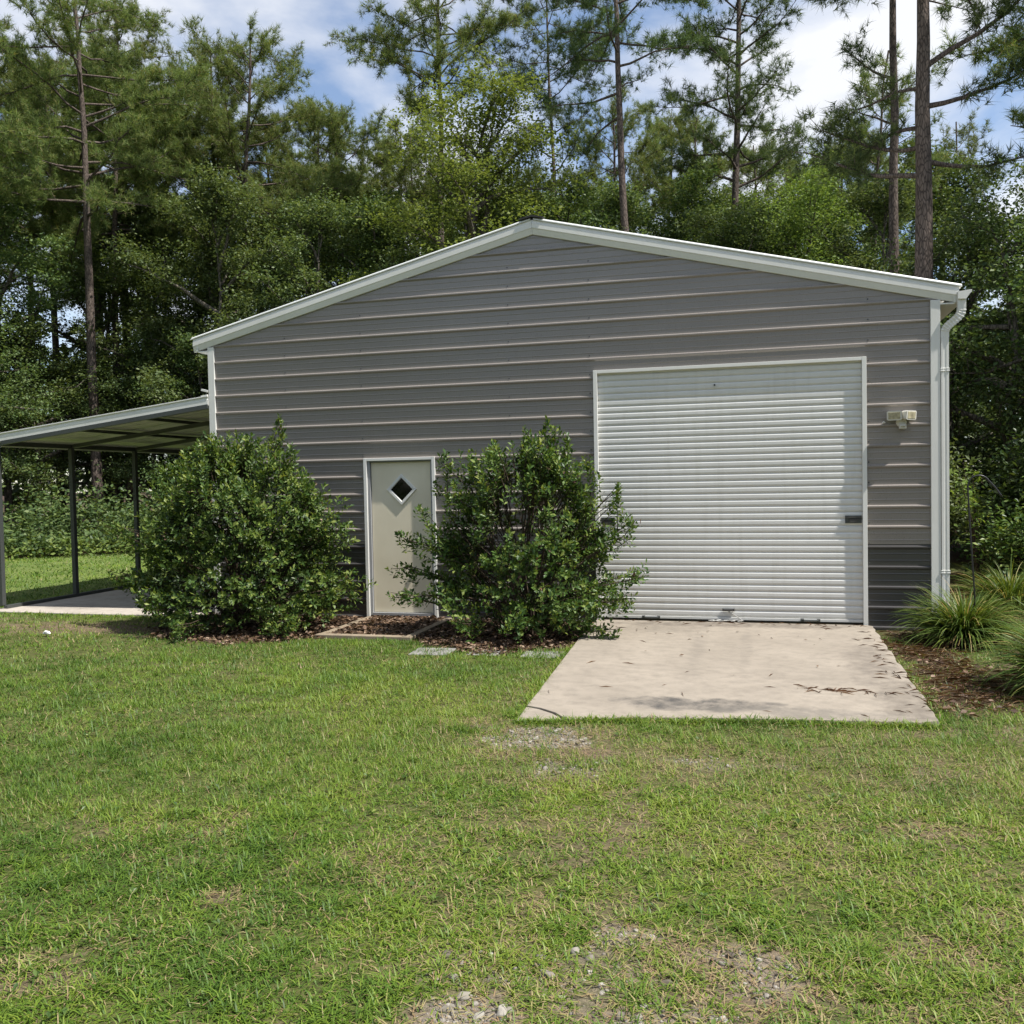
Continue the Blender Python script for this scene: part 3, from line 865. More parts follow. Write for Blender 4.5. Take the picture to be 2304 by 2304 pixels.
# front fascia of the lean-to
mb = MB(); rr = []
pf = [(0.0, -.115), (-0.03, -.112), (-.036, -.10), (-.036, -.03), (-.028, -.022), (-.028, .004), (-.045, .008), (-.045, .024), (0.0, .026)]
for x in (CX0, CX1 - .003): rr.append([(x, y - .004, czr(x) + dz) for y, dz in pf])
mb.rings(rr); cpart(mb, 'fascia', M_WHITE, bevel=0.002)
mb = MB(); mb.bar((CX0 - .012, -0.04, czr(CX0) - .05), (CX0 - .012, CY1, czr(CX0) - .05), 0.02, 0.13); cpart(mb, 'fascia', M_WHITE)
# flashing where the roof meets the wall
mb = MB(); mb.bar((-7.36, 0.0, 3.03), (-7.265, 0.0, 3.005), 0.10, 0.028, (0, 0, 1)); mb.box(-7.30, -7.262, 0.05, CY1, 2.95, 3.02)
cpart(mb, 'flashing', M_WHITE)
mb = MB(); mb.bar((-7.37, -.01, 2.935), (-7.268, -.01, 2.95), 0.07, 0.03); cpart(mb, 'bracket', M_WHITE)

# ------------------------------------------------------------------ leaf templates
LEAF2_V = [(0, 0, 0), (0.5, 0.30, 0.05), (1, 0, -0.04), (0.5, -0.30, 0.05)]
LEAF2_F = [(0, 1, 2), (0, 2, 3)]
LEAF4_V = [(0, 0, 0), (0.58, 0.0, -0.05), (0.60, 0.24, 0.05), (0.60, -0.24, 0.05), (1, 0, -0.05)]
LEAF4_F = [(0, 1, 2), (0, 3, 1), (2, 1, 4), (3, 4, 1)]
def needle_template(n, seed, w=0.06):
    g = np.random.default_rng(seed); V = []; F = []
    for i in range(n):
        a = g.uniform(0, 2*math.pi); t = math.radians(g.uniform(12, 78)); l = g.uniform(0.7, 1.1)
        d = np.array([math.cos(t), math.sin(t)*math.cos(a), math.sin(t)*math.sin(a)])
        s = np.cross(d, g.normal(size=3)); s /= np.linalg.norm(s)
        b = np.array([g.uniform(-0.25, 0.25), 0, 0])
        k = len(V); V += [b - s*w/2, b + s*w/2, b + d*l]; F.append((k, k+1, k+2))
    return np.array(V), np.array(F)
TUFTS = [needle_template(16, 100 + i, 0.055) for i in range(3)]

def tube_np(pts, rad, n, V, F):
    pts = np.asarray(pts); k0 = sum(len(v) for v in V)
    d = np.gradient(pts, axis=0); d /= np.maximum(np.linalg.norm(d, axis=1, keepdims=True), 1e-9)
    ref = np.array([0.13, 0.97, 0.21]) if abs(d[0][2]) > 0.6 else np.array([0.05, 0.1, 0.99])
    s = np.cross(d, ref); s /= np.maximum(np.linalg.norm(s, axis=1, keepdims=True), 1e-9)
    u = np.cross(s, d)
    t = np.arange(n) * 2*math.pi/n
    ring = pts[:, None] + (s[:, None]*np.cos(t)[None, :, None] + u[:, None]*np.sin(t)[None, :, None]) * np.asarray(rad)[:, None, None]
    V.append(ring.reshape(-1, 3))
    m = len(pts)
    i, j = np.meshgrid(np.arange(m-1), np.arange(n), indexing='ij')
    a = i*n + j; b = i*n + (j+1) % n
    F.append((np.stack([a, b, b+n, a+n], 2).reshape(-1, 4)) + k0)

def pine_meshes(name, H, c0, spread, r0, seed, limbs=34, lean=(0, 0), dense=1.0, needle=None, tuft=0.27, extra=(), crook=0.12, shape='round', trunk_top=0.03):
    g = np.random.default_rng(seed)
    V, F = [], []; tp, td = [], []
    nz = 14
    zt = np.linspace(0, H, nz)
    wob = np.cumsum(g.normal(0, crook*0.5, (nz, 2)), 0); wob -= wob[0]
    wob *= np.linspace(0, 1, nz)[:, None]
    tx = np.stack([lean[0]*zt + wob[:, 0], lean[1]*zt + wob[:, 1], zt], 1)
    tx[0, 2] = -0.3
    rad = r0 * np.clip(1 - 0.80*(zt/H)**1.15, 0.05, 1) + 0.0
    rad[0] *= 1.25; rad[-1] = trunk_top
    tube_np(tx, rad, 10, V, F)
    at = lambda z: np.array([np.interp(z, zt, tx[:, 0]), np.interp(z, zt, tx[:, 1]), z])
    ra = lambda z: np.interp(z, zt, rad)
    spec = []
    for i in range(limbs):
        t = (i + g.uniform(0, 0.9))/limbs
        z = c0 + (H*0.975 - c0)*t**0.92
        if shape == 'round': L = spread*(0.62 + 0.50*math.sin(math.pi*min(1, t*1.05 + 0.08)))*(1 - 0.42*t**5)
        elif shape == 'cone': L = spread*(1.15 - 0.85*t)
        else: L = spread*(0.5 + 0.6*t)*(1 - 0.5*t**4)
        spec.append((z, i*2.399 + g.uniform(-.5, .5), L*g.uniform(0.65, 1.15), math.radians(g.uniform(-6, 30) + 24*t**2)))
    for z, az, L, el in list(spec) + list(extra):
        n = 7; p = at(z); pts = [p]
        d = np.array([math.cos(az)*math.cos(el), math.sin(az)*math.cos(el), math.sin(el)])
        for k in range(n - 1):
            d = d + g.normal(0, 0.16, 3) + np.array([0, 0, 0.03 if k > 2 else -0.02])
            d /= np.linalg.norm(d); pts.append(pts[-1] + d*L/(n-1))
        pts = np.array(pts)
        rl = max(0.018, min(0.5*ra(z), 0.020*L + 0.012))
        tube_np(pts, np.linspace(rl, 0.008, n), 5, V, F)
        ns = max(4, int(L/0.20*dense))
        for q in range(ns):
            s = 0.28 + 0.72*(q + g.uniform(0, 1))/ns
            f = s*(n-1); i0 = min(int(f), n-2); b = pts[i0] + (pts[i0+1]-pts[i0])*(f-i0)
            ld = pts[i0+1]-pts[i0]; ld = ld/np.linalg.norm(ld)
            sd = ld*g.uniform(0.25, 0.9) + g.normal(0, 0.55, 3) + np.array([0, 0, 0.22]); sd /= np.linalg.norm(sd)
            sl = g.uniform(0.30, 0.72) * min(1.0, 0.5 + L/4)
            e = b + sd*sl*0.5; e2 = e + (sd + g.normal(0, .25, 3))*sl*0.5
            tube_np(np.array([b, e, e2]), [0.010, 0.007, 0.004], 3, V, F)
            nt_ = max(4, int(sl/0.075))
            for w in np.linspace(0.30, 1.0, nt_):
                pp = b + (e-b)*min(1, w*2) if w < 0.5 else e + (e2-e)*(w-0.5)*2
                tp.append(pp + g.normal(0, 0.07, 3)); td.append(sd*.6 + g.normal(0, 0.55, 3) + np.array([0, 0, 0.45]))
    wood = np_mesh(name + '_trunk', np.concatenate(V), np.concatenate(F), M_PINEBARK, smooth=True)
    tp = np.array(tp); td = np.array(td)
    Vs, Fs, k = [], [], 0
    for i in range(3):
        sel = np.arange(len(tp)) % 3 == i
        m = sel.sum()
        v, f = scatter(*TUFTS[i], tp[sel], basis(td[sel], g.normal(size=(m, 3))), g.uniform(0.8, 1.2, m)*tuft)
        Vs.append(v); Fs.append(f + k); k += len(v)
    crown = np_mesh(name + '_crown', np.concatenate(Vs), np.concatenate(Fs), needle or M_NEEDLE)
    return wood, crown

def broad_meshes(name, H, c0, rad_c, r0, seed, mat, n_leaf=16000, leaf=0.11, limbs=16, squash=0.8, lean=(0, 0), flat=0.38):
    g = np.random.default_rng(seed)
    V, F = [], []; cl = []
    nz = 9; zt = np.linspace(0, H*0.92, nz)
    wob = np.cumsum(g.normal(0, 0.16, (nz, 2)), 0); wob -= wob[0]; wob *= np.linspace(0, 1, nz)[:, None]
    tx = np.stack([lean[0]*zt + wob[:, 0], lean[1]*zt + wob[:, 1], zt], 1); tx[0, 2] = -0.3
    rd_ = r0*np.clip(1 - 0.93*(zt/(H*.92))**0.9, 0.05, 1)
    tube_np(tx, rd_, 8, V, F)
    for i in range(limbs):
        t = (i + g.uniform(0, 1))/limbs
        z = c0*0.75 + (H*0.9 - c0*0.75)*t
        p = np.array([np.interp(z, zt, tx[:, 0]), np.interp(z, zt, tx[:, 1]), z])
        L = rad_c*(0.55 + 0.65*math.sin(math.pi*min(1, 0.12 + t*0.95)))*g.uniform(0.7, 1.12)
        az = i*2.399 + g.uniform(-.6, .6); el = math.radians(g.uniform(15, 50) + 20*t)
        d = np.array([math.cos(az)*math.cos(el), math.sin(az)*math.cos(el), math.sin(el)])
        n = 6; pts = [p]
        for k in range(n-1):
            d = d + g.normal(0, 0.2, 3) - np.array([0, 0, 0.05]); d /= np.linalg.norm(d); pts.append(pts[-1] + d*L/(n-1))
        pts = np.array(pts); tube_np(pts, np.linspace(max(.02, .028*L), .008, n), 5, V, F)
        for q in range(9):
            s = 0.25 + 0.75*(q + g.uniform(0, 1))/9
            f = s*(n-1); i0 = min(int(f), n-2); b = pts[i0] + (pts[i0+1]-pts[i0])*(f-i0)
            sd = g.normal(0, 0.7, 3) + (pts[i0+1]-pts[i0])*0.9 + np.array([0, 0, 0.15]); sd /= np.linalg.norm(sd)
            sl = g.uniform(0.4, 1.0)*rad_c*0.36
            e = b + sd*sl
            tube_np(np.array([b, (b+e)/2 + g.normal(0, .05, 3), e]), [0.014, .009, 0.004], 3, V, F)
            for w in (0.35, 0.6, 0.85, 1.05): cl.append(b + (e-b)*w + g.normal(0, .08, 3))
    cl = np.array(cl)
    wood = np_mesh(name + '_trunk', np.concatenate(V), np.concatenate(F), M_BARK, smooth=True)
    c = cl[g.integers(0, len(cl), n_leaf)]
    pos = c + g.normal(0, 1, (n_leaf, 3))*np.array([0.21, 0.21, 0.085])*rad_c/2.8
    ax = g.normal(0, 1, (n_leaf, 3))*np.array([1, 1, 0.5]) - np.array([0, 0, 0.25])
    up = g.normal(0, flat, (n_leaf, 3)) + np.array([0, 0, 1.0])
    v, f = scatter(LEAF2_V, LEAF2_F, pos, basis(ax, up), g.uniform(0.7, 1.25, n_leaf)*leaf)
    crown = np_mesh(name + '_crown', v, f, mat)
    return wood, crown

def tree(name, meshes, x, y, rot=0.0, sc=1.0, label=None, cat='tree', group=None, zs=1.0):
    o = empty(name, (x, y, float(ground_z(np.array([x]), np.array([y]))[0])))
    o.rotation_euler = (0, 0, rot); o.scale = (sc, sc, sc*zs)
    tag(o, label, cat, group)
    add('trunk', meshes[0], o); add('crown', meshes[1], o)
    return o

# ------------------------------------------------------------------ prominent pines (each its own shape)
PINES = [
 # x, y, H, crown base, spread, r, kwargs, label
 (-23.2, 16.9, 21.5, 11.4, 4.3, 0.20, dict(seed=11, limbs=40, lean=(-0.022, 0.01), dense=1.5, extra=[(11.0, 2.7, 3.4, .45), (13.2, 3.3, 4.6, .25), (14.4, 2.9, 4.2, .35), (15.2, 0.3, 3.6, .25)]), 'tall pine with a bare reddish trunk and wide limbs, leftmost, above the carport roof'),
 (-28.4, 25.3, 25.0, 15.0, 3.8, 0.22, dict(seed=12, limbs=34, dense=1.3), 'dark-trunked pine just right of and behind the leftmost pine'),
 (-20.8, 23.1, 20.6, 10.5, 4.1, 0.19, dict(seed=13, limbs=46, dense=1.6), 'rounded full-crowned pine left of the open patch of blue sky'),
 (-22.9, 24.3, 20.8, 12.0, 3.7, 0.18, dict(seed=14, limbs=38, dense=1.4), 'pine crown filling the gap between the leftmost pine and the rounded one'),
 (-11.85, 22.6, 23.5, 16.3, 3.9, 0.18, dict(seed=15, limbs=34, dense=1.4, extra=[(16.4, 2.9, 3.6, .12), (16.9, 3.4, 3.0, .2), (17.0, -0.2, 2.0, .4)]), 'open-crowned pine standing alone right of the open blue sky, above the left roof slope'),
 (-8.5, 28.5, 25.0, 17.0, 2.9, 0.14, dict(seed=16, limbs=30, dense=1.3, lean=(-0.012, 0), needle='dk', extra=[(14.6, 2.8, 1.7, .2), (15.4, 0.2, 1.9, .2), (14.0, -.4, 1.6, .1), (16.0, 3.4, 1.8, .25)]), 'slender pine with a thin curved trunk rising behind the roof peak'),
 (-3.75, 19.3, 22.5, 15.2, 2.8, 0.19, dict(seed=17, limbs=26, dense=1.3, lean=(-0.028, 0.01), needle='dk', extra=[(14.6, 3.0, 2.9, .1), (13.8, 2.9, 1.8, -.3), (16.6, 3.1, 3.2, .1), (14.8, .6, 1.2, .3)]), 'stout bare-trunked pine right of the roof peak with limbs reaching left'),
 (-0.95, 22.3, 23.5, 11.8, 2.9, 0.19, dict(seed=18, limbs=46, needle='dk', shape='cone', dense=1.35, lean=(0.008, 0)), 'narrow cone-shaped pine against the white cloud above the right roof slope'),
 (3.55, 15.1, 21.0, 14.2, 2.6, 0.165, dict(seed=19, limbs=26, dense=1.2, needle='dk', lean=(-0.012, 0.01), extra=[(9.6, 3.0, 1.4, .2), (12.2, 2.9, 1.7, .25), (11.0, 3.3, 1.3, .1)]), 'slimmer left one of the twin pine trunks above the gutter corner'),
 (3.30, 9.8, 17.5, 11.8, 2.6, 0.235, dict(seed=20, limbs=26, dense=1.25, needle='dk', lean=(0.012, 0.01), extra=[(8.0, 3.0, 2.6, -.12), (8.6, 2.7, 2.2, .1), (8.3, 0.3, 2.4, .2), (9.4, 0.1, 2.6, .25), (10.2, 0.15, 3.6, .55), (9.0, 2.4, 2.0, .25), (9.8, 3.3, 1.6, .2)]), 'thicker right one of the twin pine trunks above the gutter corner'),
 (8.6, 33.0, 17.3, 12.5, 2.0, 0.11, dict(seed=21, limbs=20), 'thin distant pine right of the twin trunks against the blue sky'),
 (3.15, 21.2, 15.5, 10.0, 2.0, 0.11, dict(seed=22, limbs=20, lean=(0.045, 0.01)), 'thin leaning pine just left of the twin trunks'),
 (6.9, 11.2, 17.0, 8.6, 2.7, 0.20, dict(seed=23, limbs=30, dense=1.4), 'pine at the right edge with needled boughs hanging into the picture'),
]
PM = []
for (x, y, H, c0, sp, r, kw, lab) in PINES:
    kw = dict(kw)
    kw['needle'] = M_NEEDLE_DK if kw.get('needle') == 'dk' else M_NEEDLE
    ms = pine_meshes('pine', H, c0, sp, r, **kw)
    PM.append(ms)
    tree('pine_tree', ms, x, y, label=lab, cat='pine')
# pines deeper in the woods, sharing shapes
BGP = [(-33.9, 25.4, 1.08, 2, 1.1), (-32.0, 30.1, 1.1, 0, 2.0), (-23.2, 30.4, 0.95, 2, 3.0), (-20.6, 29.4, 0.94, 0, 4.1), (-18.4, 33.8, 0.98, 2, 0.4),
       (-15.0, 36.0, 0.86, 3, 1.7), (-10.6, 34.0, 0.86, 2, 2.9), (-6.6, 33.0, 0.95, 3, 5.0), (-4.6, 35.8, 0.98, 2, 0.2), (-2.6, 30.2, 0.85, 3, 1.3),
       (2.1, 39.4, 0.90, 2, 2.2), (3.8, 33.6, 0.84, 3, 3.4), (-30.1, 18.2, 0.98, 3, 5.2), (-26.6, 12.0, 0.92, 2, 0.9),
       (-31.0, 12.9, 1.0, 0, 2.5), (12.6, 22.0, 0.75, 2, 1.9), (-25.6, 27.0, 1.0, 2, 5.6), (-29.0, 21.6, 0.98, 2, 2.2), (-26.0, 21.5, .98, 2, 1.0), (-30.6, 26.5, 1.12, 2, 4.0), (-18.2, 27.6, .92, 2, 2.6), (-15.6, 29.5, .88, 3, 3.1), (-13.0, 30.5, .86, 2, 5.3), (-0.2, 33.0, .84, 2, 1.0), (5.6, 37.0, .88, 2, 2.8)]
for (x, y, s, k, rot) in BGP:
    tree('pine_tree', PM[k], x, y, rot, s, 'tall pine deep in the woods, half hidden behind the nearer trees', 'pine', 'pines deep in the woods')

# ------------------------------------------------------------------ broadleaf trees
BM = {
 'pale': broad_meshes('pale', 14.3, 5.0, 4.2, 0.17, 31, M_LEAF_PALE, 34000, 0.125, limbs=24),
 'mid': broad_meshes('mid', 13.0, 4.0, 3.3, 0.16, 32, M_LEAF_MID, 24000, 0.125),
 'mid2': broad_meshes('mid2', 11.0, 3.0, 3.0, 0.14, 33, M_LEAF_MID, 22000, 0.120, lean=(0.03, 0)),
 'dark': broad_meshes('dark', 12.0, 3.0, 3.2, 0.16, 34, M_LEAF_DK, 22000, 0.125),
 'low': broad_meshes('low', 7.5, 1.4, 2.8, 0.10, 35, M_LEAF_DK, 15000, 0.105, limbs=13),
 'lowpale': broad_meshes('lowpale', 8.2, 2.4, 2.9, 0.10, 36, M_LEAF_MID, 15000, 0.110, limbs=13),
}
BROAD = [
 ('pale', -9.6, 17.8, 0.3, 1.0, 'pale yellow-green broadleaf tree behind the left roof slope'),
 ('mid', -18.6, 17.9, 1.2, 0.98, 'grey-green broadleaf tree right of the leftmost pine, in front of the rounded pine'),
 ('mid2', -19.9, 20.0, 2.4, 1.15, 'grey-green broadleaf tree right of the leftmost pine trunk, above the carport'),
 ('mid', -14.6, 17.6, 3.9, 0.90, 'grey-green broadleaf tree behind the left roof corner'),
 ('lowpale', -25.3, 12.9, 0.8, 0.95, 'low yellowish-green tree at the left edge above the carport roof'),
 ('dark', -12.6, 19.2, 4.6, 1.0, 'dark broadleaf tree between the left roof slope and the open-crowned pine'),
 ('mid2', -6.8, 22.0, 5.2, 1.15, 'grey-green broadleaf tree behind the roof peak'),
 ('dark', -2.9, 21.5, 0.5, 1.0, 'dark broadleaf tree between the stout pine and the cone-shaped pine'),
 ('pale', 1.7, 18.9, 2.2, 0.78, 'bright green broadleaf tree left of the twin pine trunks, behind the right roof slope'),
 ('dark', 0.1, 17.2, 3.0, 0.82, 'dark broadleaf tree behind the middle of the right roof slope'),
 ('dark', 6.3, 12.6, 1.0, 0.72, 'dark broadleaf tree at the right edge behind the downspout'),
 ('low', 4.9, 9.0, 2.0, 0.95, 'low dark tree right of the downspout at the right edge'),
]
for k, x, y, rot, s, lab in BROAD:
    tree('broadleaf_tree', BM[k], x, y, rot, s, lab, 'tree')
BGB = [('mid', -26.5, 16.2, .9, 1.0), ('dark', -25.4, 19.4, 1.9, .95), ('dark', -22.6, 20.0, 4.0, .9), ('mid', -21.6, 26.5, 2.7, 1.1), ('dark', -17.2, 22.2, 5.1, 1.05),
       ('mid2', -16.2, 25.5, 3.3, 1.2), ('dark', -13.4, 26.5, .4, 1.1), ('mid', -10.4, 24.5, 1.4, 1.05), ('dark', -8.2, 21.2, 2.6, 1.0), ('mid', -5.0, 26.0, 4.9, 1.05),
       ('dark', -4.6, 19.8, 3.6, .85), ('mid', -1.0, 26.5, .2, 1.0), ('mid2', -1.2, 18.9, 5.5, .95), ('dark', 2.2, 24.5, 1.1, 1.0), ('mid', 3.4, 17.2, 2.9, .8),
       ('mid', 5.3, 21.6, 4.2, .62), ('dark', 6.9, 17.7, .7, .55), ('dark', 9.5, 14.0, 2.3, .7), ('mid', 9.6, 20.5, 3.8, .65), ('dark', -28.5, 11.0, 5.0, 1.0),
       ('mid', -30.0, 15.0, 2.1, 1.05), ('dark', -32.0, 21.0, 3.5, 1.2), ('mid', -24.5, 23.0, 1.0, 1.1), ('dark', -18.0, 29.0, .1, 1.3), ('dark', -9.0, 31.0, 1.8, 1.3), ('dark', 0.5, 31.5, 4.4, 1.2), ('dark', 6.5, 28.5, 5.9, 1.2),
       ('dark', -20.5, 21.5, 2.2, 1.0), ('dark', -27.5, 22.5, 1.5, 1.2)]
for k, x, y, rot, s in BGB:
    tree('broadleaf_tree', BM[k], x, y, rot, s, 'dense broadleaf tree inside the woods, mostly hidden by the trees in front', 'tree', 'broadleaf trees inside the woods')
LOWT = [('lowpale', -27.0, 15.0, .4), ('lowpale', -24.9, 19.0, 1.3), ('lowpale', -20.4, 18.4, 2.8), ('lowpale', -19.0, 17.6, 3.9), ('low', -17.6, 19.0, .9), ('lowpale', -15.7, 19.3, 1.9), ('low', -13.8, 20.4, 5.0),
        ('low', -26.2, 12.4, 2.0), ('low', -25.5, 16.5, 5.6), ('lowpale', -22.0, 18.6, 4.4), ('low', -18.6, 20.8, 2.5), ('low', 6.8, 7.4, 3.1), ('low', 6.2, 10.6, 4.7), ('low', 4.2, 12.0, .6), ('low', 7.9, 10.2, 1.4), ('low', 5.2, 15.6, 2.2)]
for k, x, y, rot in LOWT:
    tree('understory_tree', BM[k], x, y, rot, 0.75 + 0.35*((x*7.3) % 1), 'low bushy tree in the shaded understory along the wood edge', 'small tree', 'understory trees along the wood edge')

# ------------------------------------------------------------------ undergrowth and far woods
def leaf_mass(name, cx_, cy_, h, n, leaf, mat, label, g, shell=0.5):
    """n leaves over clump centres (cx_,cy_) of height h"""
    k = g.integers(0, len(cx_), n)
    t = g.uniform(0, 1, n)**0.75
    r = g.normal(0, 1, (n, 2))*0.42
    z = t*h[k] + g.normal(0, 0.10, n)
    pos = np.stack([cx_[k] + r[:, 0]*(1.25 - 0.6*t), cy_[k] + r[:, 1]*(1.25 - 0.6*t), np.maximum(z, 0.02)], 1)
    ax = g.normal(0, 1, (n, 3))*np.array([1, 1, .6]); up = g.normal(0, .6, (n, 3)) + np.array([0, -0.3, 1.0])
    v, f = scatter(LEAF2_V, LEAF2_F, pos, basis(ax, up), g.uniform(.7, 1.3, n)*leaf)
    o = add(name, np_mesh(name, v, f, mat)); tag(o, label, 'undergrowth', kind='stuff'); return o
g = np.random.default_rng(41)
hd = np.radians(g.uniform(-58, -22, 420)); dd = 27.6 + g.gamma(1.6, 1.5, 420)
ux, uy = dd*np.sin(hd), -10.955 + dd*np.cos(hd)
leaf_mass('undergrowth', ux, uy, 0.35 + 4.2*np.maximum(fbm(ux, uy, .8, 8) - .25, 0)*sstep(27.2, 29.8, dd), 46000, 0.13, M_LEAF_DK, 'dark leafy undergrowth along the edge of the woods beyond the lawn', g)
hd = np.radians(g.uniform(-58, -24, 160)); dd = 27.4 + g.gamma(1.2, 0.5, 160)
ux, uy = dd*np.sin(hd), -10.955 + dd*np.cos(hd)
leaf_mass('ground_cover', ux, uy, 0.10 + 0.6*fbm(ux, uy, .9, 9)**2, 6000, 0.11, M_LEAF_PALE, 'low bright weeds where the far lawn meets the woods', g)
nR = 130
ux = g.uniform(3.9, 9.0, nR); uy = g.uniform(4.4, 12.0, nR)
leaf_mass('undergrowth', ux, uy, 0.7 + 1.9*fbm(ux, uy, .6, 10), 30000, 0.10, M_LEAF_DK, 'tangled dark undergrowth behind the strappy clumps, right of the garage', g)
nF = 900
hd = np.radians(g.uniform(-62, 30, nF)); dd = g.uniform(46, 75, nF)
ux, uy = dd*np.sin(hd), -10.955 + dd*np.cos(hd)
o = leaf_mass('far_woods', ux, uy, 6 + 7*fbm(ux, uy, .12, 14), 50000, 0.62, M_LEAF_DK, 'far wall of foliage seen in the gaps between the trees', g)
o['category'] = 'woods'

# unseen ring of woods added behind the camera to darken the front wall
nF = 420
hd = np.radians(g.uniform(42, 300, nF)); dd = g.uniform(24, 40, nF)
ux, uy = dd*np.sin(hd), -10.955 + dd*np.cos(hd)
kp = ~((ux > -4) & (ux < 16) & (uy > -9))
ux, uy = ux[kp], uy[kp]
o = leaf_mass('far_woods', ux, uy, 7 + 7*fbm(ux, uy, .12, 15), 26000, 0.82, M_LEAF_DK, 'unseen woods added behind the camera to shade the garage front', g)
o['category'] = 'woods'

# ------------------------------------------------------------------ two big evergreen shrubs by the door
def shrub(name, x, y, rx, ry, h, seed, label, spires, arms, n_tw=2300, airy=.30):
    g = np.random.default_rng(seed)
    root = empty(name, (x, y, GZ)); tag(root, label, 'shrub', 'evergreen shrubs by the walk door')
    # twig tips through a lumpy egg
    d = rdir(n_tw*2, g); d[:, 2] = np.where(d[:, 2] < -0.92, -d[:, 2], d[:, 2])
    d = d[:n_tw]
    az = np.arctan2(d[:, 1], d[:, 0])
    lump = np.where(d[:, 2] < -.3, 1.10, 0.82) + 0.36*fbm(az*1.9 + 11, d[:, 2]*2.6 + seed, 1.0, seed, 3)
    lump += 0.10*np.sin(az*5 + d[:, 2]*4 + seed)
    rr_ = g.uniform(0.30, 1.0, n_tw)**0.33
    zc = h*0.50
    thin_ = fbm(az*2.2 + 3, d[:, 2]*3.4 + seed*.7, 1.0, seed + 5, 3)
    tip = d*np.array([rx, ry, h*0.52])*(lump*rr_)[:, None] + np.array([0, 0, zc])
    ok = (tip[:, 2] > 0.06 + 0.10*g.random(n_tw)) & (thin_ > airy + .12*g.random(n_tw))
    tip = tip[ok]; out = d[ok]; depth = rr_[ok]
    ex_t, ex_o, wood_p = [], [], []
    for (sx, sy, z0, z1) in spires:
        for zz in np.arange(z0, z1, 0.05):
            w = 0.13*(1 - (zz - z0)/(z1 - z0)) + 0.02
            for _ in range(2):
                ex_t.append((sx + g.normal(0, w*.6), sy + g.normal(0, w*.6), zz)); ex_o.append((g.normal(0, .35), g.normal(0, .35), 1.0))
        wood_p.append(np.array([(sx*0.6, sy*0.6, h*0.45), (sx*.9, sy, (z0+h*.45)/2), (sx, sy, z0), (sx, sy, z1)]))
    for arm in arms:
        a = np.array(arm, dtype=float); wood_p.append(a)
        seg = np.linalg.norm(np.diff(a, axis=0), axis=1); cum = np.concatenate([[0], np.cumsum(seg)])
        for s in np.arange(cum[-1]*0.35, cum[-1], 0.028):
            p = np.array([np.interp(s, cum, a[:, i]) for i in range(3)])
            q = np.array([np.interp(min(s + .1, cum[-1]), cum, a[:, i]) for i in range(3)]) - p + 1e-4
            q /= np.linalg.norm(q)
            f = (1 - 0.55*s/cum[-1])
            ex_t.append(p + g.normal(0, 0.085*f, 3)); ex_o.append(q*.8 + g.normal(0, .5, 3) + np.array([0, 0, .3]))
    ne = len(ex_t)
    if ne:
        tip = np.concatenate([tip, np.array(ex_t)]); out = np.concatenate([out, np.array(ex_o)]); depth = np.concatenate([depth, np.ones(ne)])
    n = len(tip)
    tw = out*0.75 + g.normal(0, .32, (n, 3)) + np.array([0, 0, 0.55]); tw /= np.linalg.norm(tw, axis=1, keepdims=True)
    # leaves: rosette at the tip + alternate leaves down the twig
    per = 11
    base = np.repeat(tip, per, 0); t_ = np.repeat(tw, per, 0); dep = np.repeat(depth, per)
    k = np.tile(np.arange(per), n)
    ang = k*2.399 + np.repeat(g.uniform(0, 6.28, n), per)
    s1 = np.cross(t_, np.array([0.3, 0.2, 0.93])); s1 /= np.linalg.norm(s1, axis=1, keepdims=True); s2 = np.cross(t_, s1)
    rad_ = s1*np.cos(ang)[:, None] + s2*np.sin(ang)[:, None]
    along = -(k/per)*0.16
    opn = 0.55 + 0.9*(k/per) + g.normal(0, .18, n*per)
    ax = t_*np.cos(opn)[:, None] + rad_*np.sin(opn)[:, None]
    pos = base + t_*along[:, None]
    up = t_ - ax*0.3 + g.normal(0, .25, (n*per, 3))
    sc = g.uniform(0.55, 1.25, n*per)*0.066
    scl = np.stack([sc, sc*1.0, sc], 1)
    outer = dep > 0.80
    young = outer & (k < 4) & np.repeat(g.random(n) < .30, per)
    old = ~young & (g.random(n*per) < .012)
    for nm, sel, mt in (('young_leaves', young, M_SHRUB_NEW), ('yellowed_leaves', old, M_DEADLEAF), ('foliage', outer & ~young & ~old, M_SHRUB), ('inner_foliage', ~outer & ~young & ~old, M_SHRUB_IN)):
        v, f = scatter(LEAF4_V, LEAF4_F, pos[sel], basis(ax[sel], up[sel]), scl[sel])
        o = add(nm, np_mesh(nm, v, f, mt), root); o['kind'] = 'stuff'
    # stems
    V, F = [], []
    for i in range(26):
        a = g.uniform(0, 6.28); b0 = np.array([math.cos(a)*.16*rx, math.sin(a)*.16*ry, -.05])
        e = tip[g.integers(0, len(tip))]*np.array([.85, .85, .92]); m = (b0 + e)/2 + g.normal(0, .07, 3); m[2] += .12
        tube_np(np.array([b0, b0*.6 + m*.4, m, e]), [.020, .016, .011, .005], 5, V, F)
    for i in g.integers(0, n, 420):
        e = tip[i]; b0 = e*np.array([.62, .62, .78]) + g.normal(0, .04, 3)
        tube_np(np.array([b0, (b0+e)/2 + g.normal(0, .02, 3), e]), [.007, .005, .003], 4, V, F)
    for a in wood_p:
        tube_np(a, np.linspace(.010, .003, len(a)), 5, V, F)
    add('stems', np_mesh('stems', np.concatenate(V), np.concatenate(F), M_STEM, smooth=True), root)
    return root
